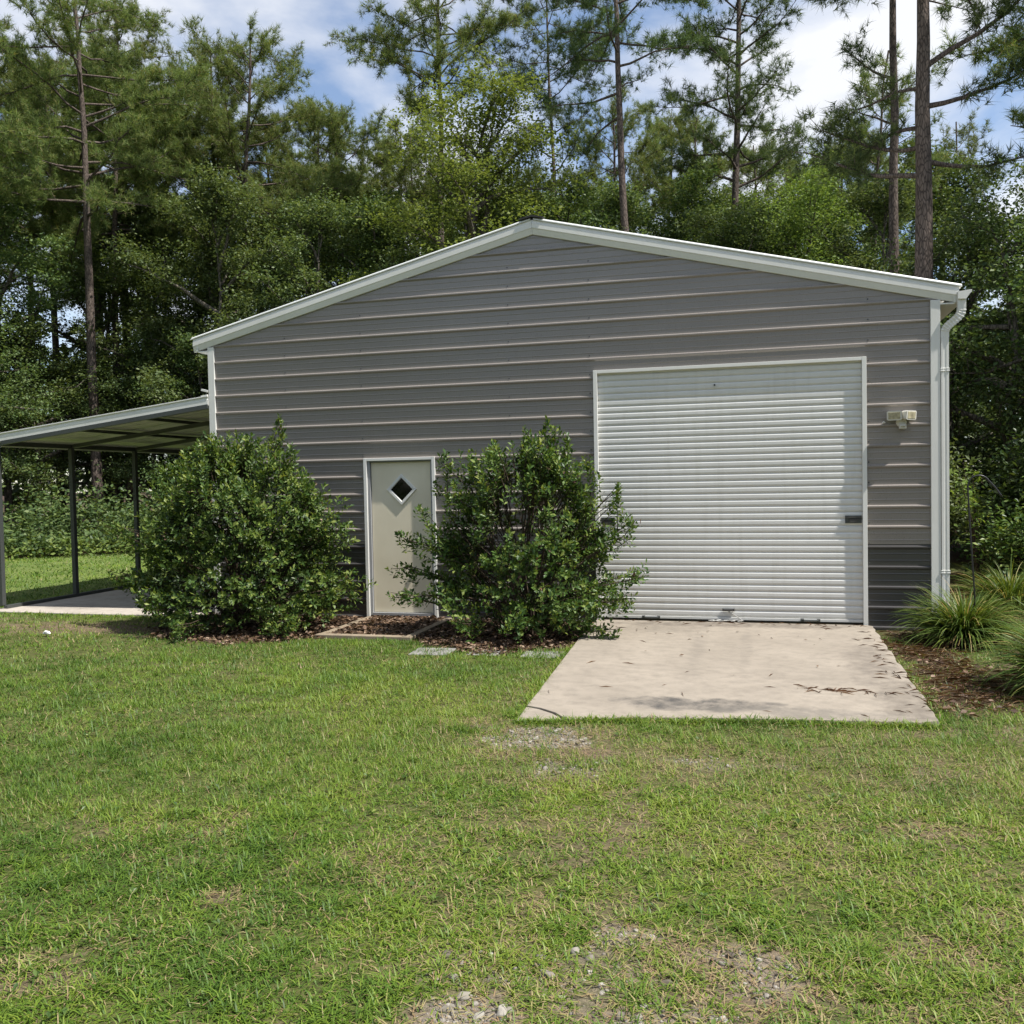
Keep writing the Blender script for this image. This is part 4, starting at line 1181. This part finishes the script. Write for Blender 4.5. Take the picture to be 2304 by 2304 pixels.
shrub('evergreen_shrub', -6.24, -1.02, 1.33, 0.86, 2.30, 51, 'big rounded evergreen shrub left of the cream door, at the garage corner',
      [(0.60, 0.0, 1.95, 2.60), (-0.35, 0.05, 2.05, 2.42), (0.80, -.1, 1.8, 2.28), (0.10, .1, 2.1, 2.36)],
      [[(.2, -.1, .3), (-.9, -.35, .45), (-1.45, -.25, .62), (-1.72, -.2, .70)], [(.2, -.1, .5), (-1.1, -.2, 1.0), (-1.62, -.15, 1.22), (-1.85, -.12, 1.30)],
       [(.3, -.2, .3), (1.0, -.3, .42), (1.5, -.2, .52)], [(.3, -.3, .15), (.9, -.7, .2), (1.25, -.8, .28)], [(-.1, -.4, .12), (-.2, -.95, .16), (-.1, -1.2, .2)],
       [(0, 0, .4), (1.0, .1, 1.0), (1.36, .15, 1.25)]], 3500, .24)
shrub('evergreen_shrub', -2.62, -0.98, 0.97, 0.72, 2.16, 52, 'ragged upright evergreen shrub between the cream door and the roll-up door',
      [(0.28, 0.1, 1.8, 2.46), (0.10, 0.0, 1.85, 2.34), (-0.88, 0.0, 1.55, 2.12), (-0.60, 0.05, 1.6, 2.15), (-.30, .05, 1.75, 2.22), (0.55, 0, 1.7, 2.26), (0.80, 0.0, 1.5, 2.05), (1.1, 0, 1.2, 1.72), (.42, -.05, 1.7, 2.36)],
      [[(0, 0, .45), (-.7, -.25, .95), (-1.0, -.3, 1.25), (-1.12, -.3, 1.52)], [(0, 0, .3), (-.8, -.3, .68), (-1.2, -.3, .80), (-1.48, -.3, .78)], [(0, 0, .3), (-.8, -.35, .50), (-1.15, -.4, .48), (-1.45, -.4, .52)],
       [(-.2, 0, .5), (-.85, -.3, 1.0), (-1.3, -.3, 1.12), (-1.42, -.28, 1.22)], [(0, 0, .35), (.9, -.3, .6), (1.25, -.35, .68), (1.48, -.35, .74)], [(0, 0, .4), (.8, -.1, .9), (1.2, -.15, 1.15), (1.32, -.1, 1.32)],
       [(.1, -.2, .2), (.9, -.35, .42), (1.3, -.4, .50)], [(.3, -.3, .1), (.85, -.35, .12), (1.15, -.35, .16)], [(-.2, -.3, .15), (-.5, -.8, .25), (-.6, -.9, .38)], [(.1, -.3, .15), (.1, -.85, .3), (.2, -1.0, .42)]], 2800, .385)

# ------------------------------------------------------------------ strappy clumps
def strappy(name, x, y, z, R, H, n, seed, label):
    g = np.random.default_rng(seed)
    root = empty(name, (x, y, z)); tag(root, label, 'ornamental grass', 'strappy clumps beside the apron')
    V, F = [], []; k = 0
    S = 7
    for i in range(n):
        az = g.uniform(0, 6.283); q = g.uniform(0, 1)
        b = np.array([math.cos(az), math.sin(az), 0])*R*0.30*q
        az2 = az + g.normal(0, .35)
        o2 = np.array([math.cos(az2), math.sin(az2), 0])
        L = H*g.uniform(0.7, 1.30); el = math.radians(g.uniform(42, 88) - 22*q)
        drop = g.uniform(0.5, 1.25)
        w = g.uniform(0.009, 0.014)*(R/0.45)**.3
        side = np.cross(o2, [0, 0, 1.0]); tw = g.normal(0, .3)
        p = b.copy(); e = el
        for s in range(S):
            t = s/(S-1)
            ww = w*(1 - t**2.2)*0.5 + 0.0008
            sd = side + np.array([0, 0, tw])
            V += [p - sd*ww, p + sd*ww]
            p = p + (o2*math.cos(e) + np.array([0, 0, math.sin(e)]))*L/(S-1)
            e -= drop*(0.35 + 0.9*t)*0.38
            if p[2] < 0.015: p[2] = 0.015
        for s in range(S-1):
            F.append((k+2*s, k+2*s+1, k+2*s+3, k+2*s+2))
        k += 2*S
    o = add('blades', np_mesh('blades', np.array(V), np.array(F), M_CLUMP), root); o['kind'] = 'stuff'
    g2 = np.random.default_rng(seed + 1); Vd, Fd = [], []; k = 0
    for i in range(n//6):
        az = g2.uniform(0, 6.283); o2 = np.array([math.cos(az), math.sin(az), 0]); side = np.cross(o2, [0, 0, 1.0])
        p = o2*R*.15; L = H*g2.uniform(.5, .9)
        for s in range(4):
            t = s/3; ww = .006*(1 - t) + .001
            Vd += [p - side*ww, p + side*ww]; p = p + (o2*.9 + np.array([0, 0, .35 - .7*t]))*L/3; p[2] = max(p[2], .012)
        for s in range(3): Fd.append((k+2*s, k+2*s+1, k+2*s+3, k+2*s+2))
        k += 8
    o = add('dead_blades', np_mesh('dead_blades', np.array(Vd), np.array(Fd), M_DEADLEAF), root); o['kind'] = 'stuff'
    return root
strappy('strappy_clump', 2.03, -0.72, GZ, 0.42, 0.62, 1500, 61, 'arching strappy green clump at the garage corner under the downspout')
strappy('strappy_clump', 2.42, -2.95, GZ, 0.50, 0.72, 1500, 62, 'nearest strappy green clump, cut by the right edge of the picture')
strappy('strappy_clump', 3.05, 1.75, GZ, 0.65, 0.66, 900, 63, 'smaller shaded strappy clump behind the shepherd hook')
strappy('strappy_clump', 3.9, 2.9, GZ, 0.6, 0.6, 500, 64, 'farthest strappy clump at the right edge below the leafy bushes')

# shepherd hook
hk = MB()
pts = [(0, 0, -0.15), (0.0, 0, 0.5), (-0.03, 0, 1.0), (-0.055, 0, 1.45), (-0.06, 0, 1.58)]
for t in np.linspace(math.pi*0.98, math.pi*0.16, 12):
    pts.append((-0.06 + 0.105 + 0.105*math.cos(t)*1.0, 0, 1.62 + 0.11*math.sin(t)))
pts += [(0.20, 0, 1.60), (0.245, 0, 1.53), (0.262, 0, 1.505)]
hk.tube(pts, 0.0085, 8)
o = hk.build('hook_rod', M_BLACKIRON, smooth=True)
o.name = 'shepherd_hook'; o.location = (2.16, -0.55, GZ)
tag(o, 'slim black shepherd hook stuck in the ground right of the downspout', 'plant hook')

# sweet-gum sapling with star leaves and a leafy bush behind
g = np.random.default_rng(71)
sap = empty('gum_sapling', (3.35, 4.9, GZ)); tag(sap, 'bright green sapling with star-shaped leaves right of the downspout', 'sapling')
V, F = [], []
tips = []
for i in range(7):
    a = g.uniform(0, 6.28); e = np.array([math.cos(a)*g.uniform(.1, .5), math.sin(a)*.35, g.uniform(1.0, 2.0)])
    m = e*np.array([.35, .35, .5]) + g.normal(0, .04, 3)
    tube_np(np.array([(0, 0, -.05), m, e]), [.014, .009, .004], 5, V, F)
    for w in np.linspace(.25, 1.0, 17): tips.append((m + (e - m)*w) if w > .3 else m*w/.3)
add('stems', np_mesh('stems', np.concatenate(V), np.concatenate(F), M_STEM, smooth=True), sap)
sv = [(0, 0, 0)]; 
for i in range(10):
    a = -1.2*math.pi + math.pi/2 + i*2*math.pi/10
    r = 1.0 if i % 2 == 0 else 0.40
    sv.append((math.cos(a)*r*.07 + .05, math.sin(a)*r*.07, -0.018*(r > .5)))
sv[0] = (0.05, 0, 0)
star = np_mesh('star_leaf', sv, [(0, i + 1, (i + 1) % 10 + 1) for i in range(10)], M_GUM)
for p in tips:
    o = add('leaf', star, sap)
    o.location = np.array(p) + g.normal(0, .10, 3)
    o.rotation_euler = (g.normal(-.35, .45), g.normal(0.15, .4), g.uniform(0, 6.28)); s = g.uniform(.75, 1.25); o.scale = (s, s, s)

def leafy_bush(name, x, y, rx, ry, h, n, seed, mat, label, leaf=0.10):
    g = np.random.default_rng(seed)
    root = empty(name, (x, y, GZ)); tag(root, label, 'bush')
    nc = 90
    d = rdir(nc, g); d[:, 2] = np.abs(d[:, 2])
    c = d*np.array([rx, ry, h*.62])*g.uniform(.5, 1, (nc, 1)) + np.array([0, 0, h*.36])
    k = g.integers(0, nc, n)
    pos = c[k] + g.normal(0, .17, (n, 3)); pos[:, 2] = np.maximum(pos[:, 2], .03)
    v, f = scatter(LEAF4_V, LEAF4_F, pos, basis(g.normal(0, 1, (n, 3))*np.array([1, 1, .5]) + d[k]*.6, g.normal(0, .5, (n, 3)) + np.array([0, 0, 1]) + d[k]*.4), g.uniform(.7, 1.25, n)*leaf)
    o = add('foliage', np_mesh('foliage', v, f, mat), root); o['kind'] = 'stuff'
    V, F = [], []
    for i in range(0, nc, 2):
        m = c[i]*np.array([.4, .4, .55]) + g.normal(0, .05, 3)
        tube_np(np.array([(g.normal(0, .08), g.normal(0, .08), -.05), m, c[i]]), [.016, .010, .004], 4, V, F)
    add('stems', np_mesh('stems', np.concatenate(V), np.concatenate(F), M_STEM), root)
leafy_bush('leafy_bush', 4.55, 5.3, 0.95, 0.8, 2.55, 6500, 72, M_SHRUB_IN, 'broad-leaved dark green bush at the right edge behind the shepherd hook', .115)
leafy_bush('leafy_bush', 3.0, 6.4, 0.6, 0.6, 2.3, 4500, 73, M_LEAF_MID, 'paler leafy bush right beside the downspout, behind the sapling', .095)
leafy_bush('leafy_bush', 3.9, 3.9, 0.7, 0.6, 1.2, 3500, 74, M_SHRUB, 'low green bush under the star-leaved sapling', .095)

# ------------------------------------------------------------------ door landing, pavers
ld = empty('door_landing', (-4.37, -0.8, GZ)); tag(ld, 'timber-edged landing filled with dead leaves in front of the cream door', 'landing')
def lpart(mb, name, mats, **kw):
    mb.v = [(x + 4.37, y + 0.8, z - GZ) for x, y, z in mb.v]; return mb.build(name, mats, ld, **kw)
mb = MB(); mb.box(-4.96, -3.78, -1.53, -1.42, GZ - .05, -0.026); lpart(mb, 'front_timber', M_TIMBER, bevel=.008)
mb = MB(); mb.box(-4.955, -4.86, -1.418, -0.05, GZ - .05, -0.029); lpart(mb, 'side_timber', M_TIMBER, bevel=.008)
mb = MB(); mb.box(-3.88, -3.785, -1.418, -0.05, GZ - .05, -0.028); lpart(mb, 'side_timber', M_TIMBER, bevel=.008)
mb = MB(); mb.box(-4.858, -3.882, -1.418, -0.05, GZ - .05, -0.045); lpart(mb, 'leaf_bed', M_DEADLEAF)
for (px, py, w, d_, rz, lab) in ((-3.30, -2.12, .42, .36, .05, 'mossy grey paver nearest the door landing, half sunk in the lawn'), (-2.72, -2.10, .36, .30, -.06, 'small middle paver mostly hidden under dead leaves and grass'),
                            (-2.13, -2.10, .42, .32, .03, 'cleanest pale grey paver, nearest the concrete apron')):
    mb = MB(); mb.box(-w/2, w/2, -d_/2, d_/2, -.05, 0.0)
    o = mb.build('stepping_stone', M_PAVER, bevel=.008); o.location = (px, py, GZ + 0.010); o.rotation_euler = (0.01, -.008, rz)
    tag(o, lab, 'paver', 'pavers along the mulch bed')

# ------------------------------------------------------------------ dead leaves, straw, debris
def flat_scatter(name, xs, ys, zs, size, mat, label, cat, tilt=0.45, tmpl=(LEAF2_V, LEAF2_F), g=rng, width=1.0):
    n = len(xs)
    a = g.uniform(0, 6.283, n)
    ax = np.stack([np.cos(a), np.sin(a), g.normal(0, tilt*.5, n)], 1)
    up = g.normal(0, tilt, (n, 3)) + np.array([0, 0, 1.0])
    s = g.uniform(.6, 1.3, n)*size
    v, f = scatter(tmpl[0], tmpl[1], np.stack([xs, ys, zs], 1), basis(ax, up), np.stack([s, s*width, s], 1))
    o = add(name, np_mesh(name, v, f, mat)); tag(o, label, cat, kind='stuff'); return o
g = np.random.default_rng(81)
xs = g.uniform(-7.7, -1.3, 26000); ys = g.uniform(-2.9, -0.02, 26000)
ok = (litter_f(xs, ys) > g.uniform(.25, 1.0, 26000)) & ~((xs > -1.9) & (ys > -4.4))
inl = (xs > -4.86) & (xs < -3.88) & (ys > -1.42)
edge_t = (xs > -4.98) & (xs < -3.76) & (ys > -1.55) & ~inl
ok = (ok | inl) & ~edge_t
xs, ys, inl = xs[ok], ys[ok], inl[ok]
flat_scatter('leaf_litter', xs, ys, np.where(inl, -0.040, GZ + .012) + g.uniform(0, .02, len(xs)), 0.055, M_DEADLEAF, 'brown dead leaves under the shrubs and on the door landing', 'leaf litter', .5, g=g)
xs = g.uniform(0.9, 5.0, 16000); ys = g.uniform(-4.6, 4.0, 16000)
ok = (litter_f(xs, ys) > g.uniform(.3, 1.1, 16000)) & (xs > 1.02 + .35*g.random(16000)) & ~((xs < 1.95) & (ys > -.03))
xs, ys = xs[ok], ys[ok]
flat_scatter('pine_straw', xs, ys, GZ + .016 + g.uniform(0, .02, len(xs)) + .03*(xs < 1.2), 0.16, M_STRAW, 'brown pine straw and bark on the bed right of the apron', 'pine straw', .12, g=g, width=.06)
xs = g.uniform(1.2, 5.0, 4200); ys = g.uniform(-4.2, 4.0, 4200)
ok = ~((xs < 1.95) & (ys > -.03)) & (litter_f(xs, ys) > .4)
flat_scatter('leaf_litter', xs[ok], ys[ok], GZ + .015 + g.uniform(0, .015, ok.sum()), 0.05, M_DEADLEAF, 'dead leaves scattered between the strappy clumps right of the apron', 'leaf litter', .4, g=g)
nd = 230
xs = np.concatenate([g.uniform(-1.7, 1.15, 26), 0.60 + g.normal(0, .22, 46), 1.12 + g.normal(0, .06, 60), g.uniform(-1.8, 1.1, 46)])
ys = np.concatenate([g.uniform(-4.2, -.2, 26), -3.35 + g.normal(0, .04, 46), g.uniform(-4.0, -.2, 60), -.10 - np.abs(g.normal(0, .05, 46))])
okd = (xs < 1.14) & (xs > -1.7); xs, ys = xs[okd], ys[okd]
flat_scatter('yard_debris', xs, ys, ap_z(xs, ys) + .006, 0.12, M_STRAW, 'scattered twigs and pine needles on the concrete apron', 'debris', .05, g=g, width=.05)
xs = g.uniform(-1.6, 1.1, 24); ys = -0.2 - np.abs(g.gamma(1.5, .7, 24)); okd = ys > -4.1
flat_scatter('yard_debris', xs[okd], ys[okd], ap_z(xs[okd], ys[okd]) + .008, 0.042, M_DEADLEAF, 'few dark curled leaves lying on the concrete apron', 'debris', .2, g=g, width=.8)

# gravel stones
def rock_mesh(name, seed, sub=1):
    r = random.Random(seed); bm = bmesh.new()
    for _ in range(11 + 6*sub):
        d = Vector((r.gauss(0, 1), r.gauss(0, 1), r.gauss(0, 1))).normalized()*r.uniform(.75, 1.1)
        bm.verts.new((d.x*1.15, d.y*.85, d.z*.6))
    bmesh.ops.convex_hull(bm, input=list(bm.verts))
    for vv in [q for q in bm.verts if not q.link_faces]: bm.verts.remove(vv)
    bmesh.ops.triangulate(bm, faces=bm.faces[:])
    if sub > 1: bmesh.ops.bevel(bm, geom=bm.edges[:], offset=.05, segments=1, affect='EDGES')
    me = bpy.data.meshes.new(name); bm.to_mesh(me); bm.free(); me.materials.append(M_STONE); return me
def rock_arrays(seed):
    me = rock_mesh('tmp', seed)
    V = np.array([v.co[:] for v in me.vertices]); F = np.array([p.vertices[:] for p in me.polygons]); bpy.data.meshes.remove(me); return V, F
RA = [rock_arrays(i) for i in range(4)]
cand = 60000
xs = g.uniform(-2.2, 0.6, cand); ys = g.uniform(-8.7, -4.5, cand)
wgt = blobs(xs, ys, GRAVEL, 4)
ok = (wgt > g.uniform(.15, 1.0, cand)) & (g.random(cand) < .75) & ~on_slab(xs, ys)
xs, ys = xs[ok], ys[ok]
Vs, Fs, k = [], [], 0
sz = np.minimum(g.gamma(1.3, .0042, len(xs)) + .0025, .024)
for i in range(4):
    s = np.arange(len(xs)) % 4 == i; m = s.sum()
    v, f = scatter(*RA[i], np.stack([xs[s], ys[s], ground_z(xs[s], ys[s]) + sz[s]*.12], 1), basis(rdir(m, g)*np.array([1, 1, .2]), np.tile([0, 0, 1.0], (m, 1)) + g.normal(0, .3, (m, 3))), sz[s])
    Vs.append(v); Fs.append(f + k); k += len(v)
o = add('gravel', np_mesh('gravel', np.concatenate(Vs), np.concatenate(Fs), M_STONE)); tag(o, 'pale gravel showing through the worn lawn', 'gravel', kind='stuff')
for (sx, sy, ss, lab) in ((-0.735, -7.905, .034, 'single large pale stone in the grass above the bottom gravel patch'), (-0.33, -7.86, .024, 'smaller rounded pale stone right of the large one near the bottom edge'),
                          (-1.02, -8.165, .030, 'left one of the pale stones in the gravel patch at the bottom edge'), (-.905, -8.185, .027, 'middle one of the pale stones in the gravel patch at the bottom edge'),
                          (-.835, -8.145, .034, 'right one of the pale stones in the gravel patch at the bottom edge'), (-.985, -8.085, .030, 'topmost pale stone in the gravel patch at the bottom edge')):
    o = add('stone', rock_mesh('stone', int(ss*1e4 + sx*77), 2), None, (sx, sy, float(ground_z(np.array([sx]), np.array([sy]))[0]) + ss*.22))
    o.scale = (ss, ss*.8, ss*.9); o.rotation_euler = (0.1, .15, sx*9); tag(o, lab, 'stone', 'pale stones on the lawn')
mb = MB(); mb.tube([(-.05, 0, .005), (-.02, .01, .02), (.03, -.005, .018), (.055, 0, .006)], [.012, .026, .022, .008], 7)
o = mb.build('paper_scrap', M_WHITE); o.location = (-8.29, -1.96, GZ + .03); tag(o, 'small crumpled white scrap on the lawn in front of the carport', 'scrap')

# ------------------------------------------------------------------ grass blades
def lawn_density(x, y):
    b = np.maximum(blobs(x, y, BARE, 2), 0.6*sstep(0.60, 0.72, fbm(x, y, 1.7, 33)) * sstep(-3.5, -1.0, x))
    gv = blobs(x, y, GRAVEL, 4)
    lt = litter_f(x, y)
    d = (1 - 0.66*b)*(1 - 0.55*gv)*(1 - 0.93*lt)
    thin = 1 - 0.45*sstep(.42, .62, fbm(x, y, 2.3, 44))*sstep(-2.4, -.6, x)
    return np.where(on_slab(x, y), 0, d*thin*(0.35 + .95*sstep(.30, .62, fbm(x, y, 9, 45, 3))))
def lawn_tint(x, y, g):
    t = 0.36 + 0.34*(fbm(x, y, .55, 51) - .5)*2*.6 + 0.22*(fbm(x, y, 2.2, 52) - .5)*2
    t = t + 0.13*sstep(-2.6, -.4, x)*sstep(-4.0, -5.0, y) - .05
    t = t + 0.16*np.exp(-(((x + 2.5)/.8)**2 + ((y + 4.3)/1.1)**2))
    t = t + 0.10*np.maximum(blobs(x, y, BARE, 2), 0)
    t = t + g.normal(0, .13, len(x))
    dry = g.random(len(x)) < (0.012 + 0.03*sstep(-2.6, -.8, x) + .25*blobs(x, y, BARE, 2) + .25*litter_f(x, y) + .08*sstep(.52, .66, fbm(x, y, 1.1, 53)))
    t = np.where(dry, g.uniform(.8, 1.0, len(x)), t)
    return np.clip(t, 0, 1)
BL5_V = np.array([(0, -.5, 0), (0, .5, 0), (.26, .45, .50), (.26, -.45, .50), (.74, 0, .74)]); BL5_F = np.array([(0, 1, 2), (0, 2, 3), (3, 2, 4)])
BL3_V = np.array([(0, -.5, 0), (0, .5, 0), (.42, 0, .90)]); BL3_F = np.array([(0, 1, 2)])
g = np.random.default_rng(91)
GV, GF, GT, k = [], [], [], 0
def sow(d0, d1, h0, h1, per_m2, tmpl, ln, wd_):
    global k
    area = .5*math.radians(h1 - h0)*(d1*d1 - d0*d0)
    n = int(area*per_m2)
    hd = np.radians(g.uniform(h0, h1, n)); d = np.sqrt(g.uniform(d0*d0, d1*d1, n))
    x, y = d*np.sin(hd), -10.955 + d*np.cos(hd)
    ok = g.random(n) < lawn_density(x, y)
    x, y = x[ok], y[ok]; m = len(x)
    if not m: return
    tall = 0.55 + 0.6*fbm(x, y, 1.5, 61) + .65*sstep(.48, .72, fbm(x, y, 8.0, 62, 3))
    L = ln*g.uniform(.55, 1.25, m)*tall
    az = g.uniform(0, 6.283, m) + 1.2*(fbm(x, y, 3.0, 63) - .5)
    lean = np.abs(g.normal(0.80, .42, m))
    upv = np.stack([np.cos(az)*np.sin(lean), np.sin(az)*np.sin(lean), np.cos(lean)], 1)
    fx = np.stack([np.cos(az), np.sin(az), np.zeros(m)], 1)
    z = upv; yv = np.cross(z, fx); yv /= np.linalg.norm(yv, axis=1, keepdims=True); xv = np.cross(yv, z)
    rot = np.stack([xv, yv, z], 2)
    w = wd_*g.uniform(.7, 1.3, m)
    v, f = scatter(tmpl[0], tmpl[1], np.stack([x, y, ground_z(x, y) - .004], 1), rot, np.stack([L, w, L], 1))
    GV.append(v); GF.append(f + k); k += len(v); GT.append(np.repeat(lawn_tint(x, y, g), len(tmpl[0])))
A5, A3 = (BL5_V, BL5_F), (BL3_V, BL3_F)
sow(1.9, 3.6, -49, 31, 20000, A5, .060, .0044)
sow(3.6, 5.2, -49, 31, 15000, A5, .060, .0050)
sow(5.2, 7.0, -49, 31, 13000, A3, .060, .0064)
sow(7.0, 10.5, -51, 30, 7000, A3, .056, .0088)
sow(10.5, 14.5, -56, -18, 2200, A3, .058, .013)
sow(14.5, 20.0, -56, -30, 900, A3, .062, .018)
sow(20.0, 28.5, -56, -26, 420, A3, .07, .028)
def fringe(n, pts, off, ln, wd_):
    global k
    pts = np.array(pts); seg = np.linalg.norm(np.diff(pts, axis=0), axis=1); cum = np.concatenate([[0], np.cumsum(seg)])
    t = g.uniform(0, cum[-1], n)
    x = np.interp(t, cum, pts[:, 0]); y = np.interp(t, cum, pts[:, 1])
    ox = np.abs(g.normal(0, .045, n)) - .004; x = x + off[0]*ox; y = y + off[1]*ox
    keep = g.random(n) < (.35 + .9*fbm(x, y, 3.0, 71)); x, y = x[keep], y[keep]; m = len(x)
    L = ln*g.uniform(.5, 1.3, m); az = g.uniform(0, 6.283, m); lean = np.abs(g.normal(.5, .35, m))
    z = np.stack([np.cos(az)*np.sin(lean), np.sin(az)*np.sin(lean), np.cos(lean)], 1); fx = np.stack([np.cos(az), np.sin(az), np.zeros(m)], 1)
    yv = np.cross(z, fx); yv /= np.linalg.norm(yv, axis=1, keepdims=True); xv = np.cross(yv, z)
    v_, f_ = scatter(A5[0], A5[1], np.stack([x, y, ground_z(x, y) - .004], 1), np.stack([xv, yv, z], 2), np.stack([L, wd_*g.uniform(.7, 1.3, m), L], 1))
    GV.append(v_); GF.append(f_ + k); k += len(v_); GT.append(np.repeat(np.clip(lawn_tint(x, y, g) + .12, 0, 1), 5))
# dead thatch lying flat, thickest in the worn spots
nt2 = 60000
hw = np.radians(g.uniform(-50, 20, nt2)); dw = np.sqrt(g.uniform(4, 60, nt2)); wx, wy = dw*np.sin(hw), -10.955 + dw*np.cos(hw)
okw = (g.random(nt2) < .12 + .75*blobs(wx, wy, BARE, 2) + .25*sstep(-2.4, -.4, wx)*sstep(.42, .62, fbm(wx, wy, 2.3, 44))) & ~on_slab(wx, wy)
wx, wy = wx[okw], wy[okw]; m_ = len(wx); aw = g.uniform(0, 6.283, m_)
axw = np.stack([np.cos(aw), np.sin(aw), np.abs(g.normal(0, .14, m_))], 1)
vt, ft = scatter(np.array([(0, -.5, 0), (0, .5, 0), (1, 0, 0)]), BL3_F, np.stack([wx, wy, ground_z(wx, wy) + g.uniform(.003, .02, m_)], 1), basis(axw, np.tile([0, 0, 1.0], (m_, 1))), np.stack([g.uniform(.03, .075, m_), g.uniform(.003, .0055, m_), np.ones(m_)], 1))
GV.append(vt); GF.append(ft + k); k += len(vt); GT.append(np.repeat(np.clip(g.normal(.93, .09, m_), .55, 1), 3))
fringe(5200, [(-1.72, -4.67), (-.9, -4.43), (-.2, -4.33), (.5, -4.25), (1.2, -4.20)], (0, -1), .070, .0065)
fringe(2200, [(-1.73, -4.6), (-1.80, -3.2), (-1.9, -1.5)], (-1, 0), .075, .006)
fringe(700, [(1.2, -4.2), (1.22, -2.6)], (1, 0), .07, .006)
fringe(1500, [(-10.9, -.3), (-7.6, -.32)], (0, -1), .06, .008)
# broad-leaved weeds in the turf
nw_ = 900
hw = np.radians(g.uniform(-50, 20, nw_)); dw = np.sqrt(g.uniform(4, 90, nw_)); wx, wy = dw*np.sin(hw), -10.955 + dw*np.cos(hw)
okw = (lawn_density(wx, wy) > .25) & (fbm(wx, wy, .9, 77) > .5); wx, wy = wx[okw], wy[okw]
per_ = 6; bx_ = np.repeat(wx, per_); by_ = np.repeat(wy, per_); nn = len(bx_)
aw = g.uniform(0, 6.283, nn); axw = np.stack([np.cos(aw), np.sin(aw), g.uniform(.15, .8, nn)], 1)
vw, fw = scatter(LEAF4_V, LEAF4_F, np.stack([bx_, by_, ground_z(bx_, by_) + .012], 1), basis(axw, np.tile([0, 0, 1.0], (nn, 1)) + g.normal(0, .2, (nn, 3))), g.uniform(.5, 1.2, nn)*.032)
o = add('lawn_weeds', np_mesh('lawn_weeds', vw, fw, M_SHRUB)); tag(o, 'small broad-leaved weeds dotted through the turf', 'weeds', kind='stuff')
lawn = add('grass', np_mesh('grass', np.concatenate(GV), np.concatenate(GF), M_GRASS, {'tint': np.concatenate(GT)}))
tag(lawn, 'short green and straw-coloured grass blades of the lawn', 'grass', kind='stuff')
tri = sum(sum(len(p.vertices) - 2 for p in m.polygons) if len(m.polygons) < 5000 else len(m.polygons) for m in bpy.data.meshes if m.users)
print('TRIS', tri)
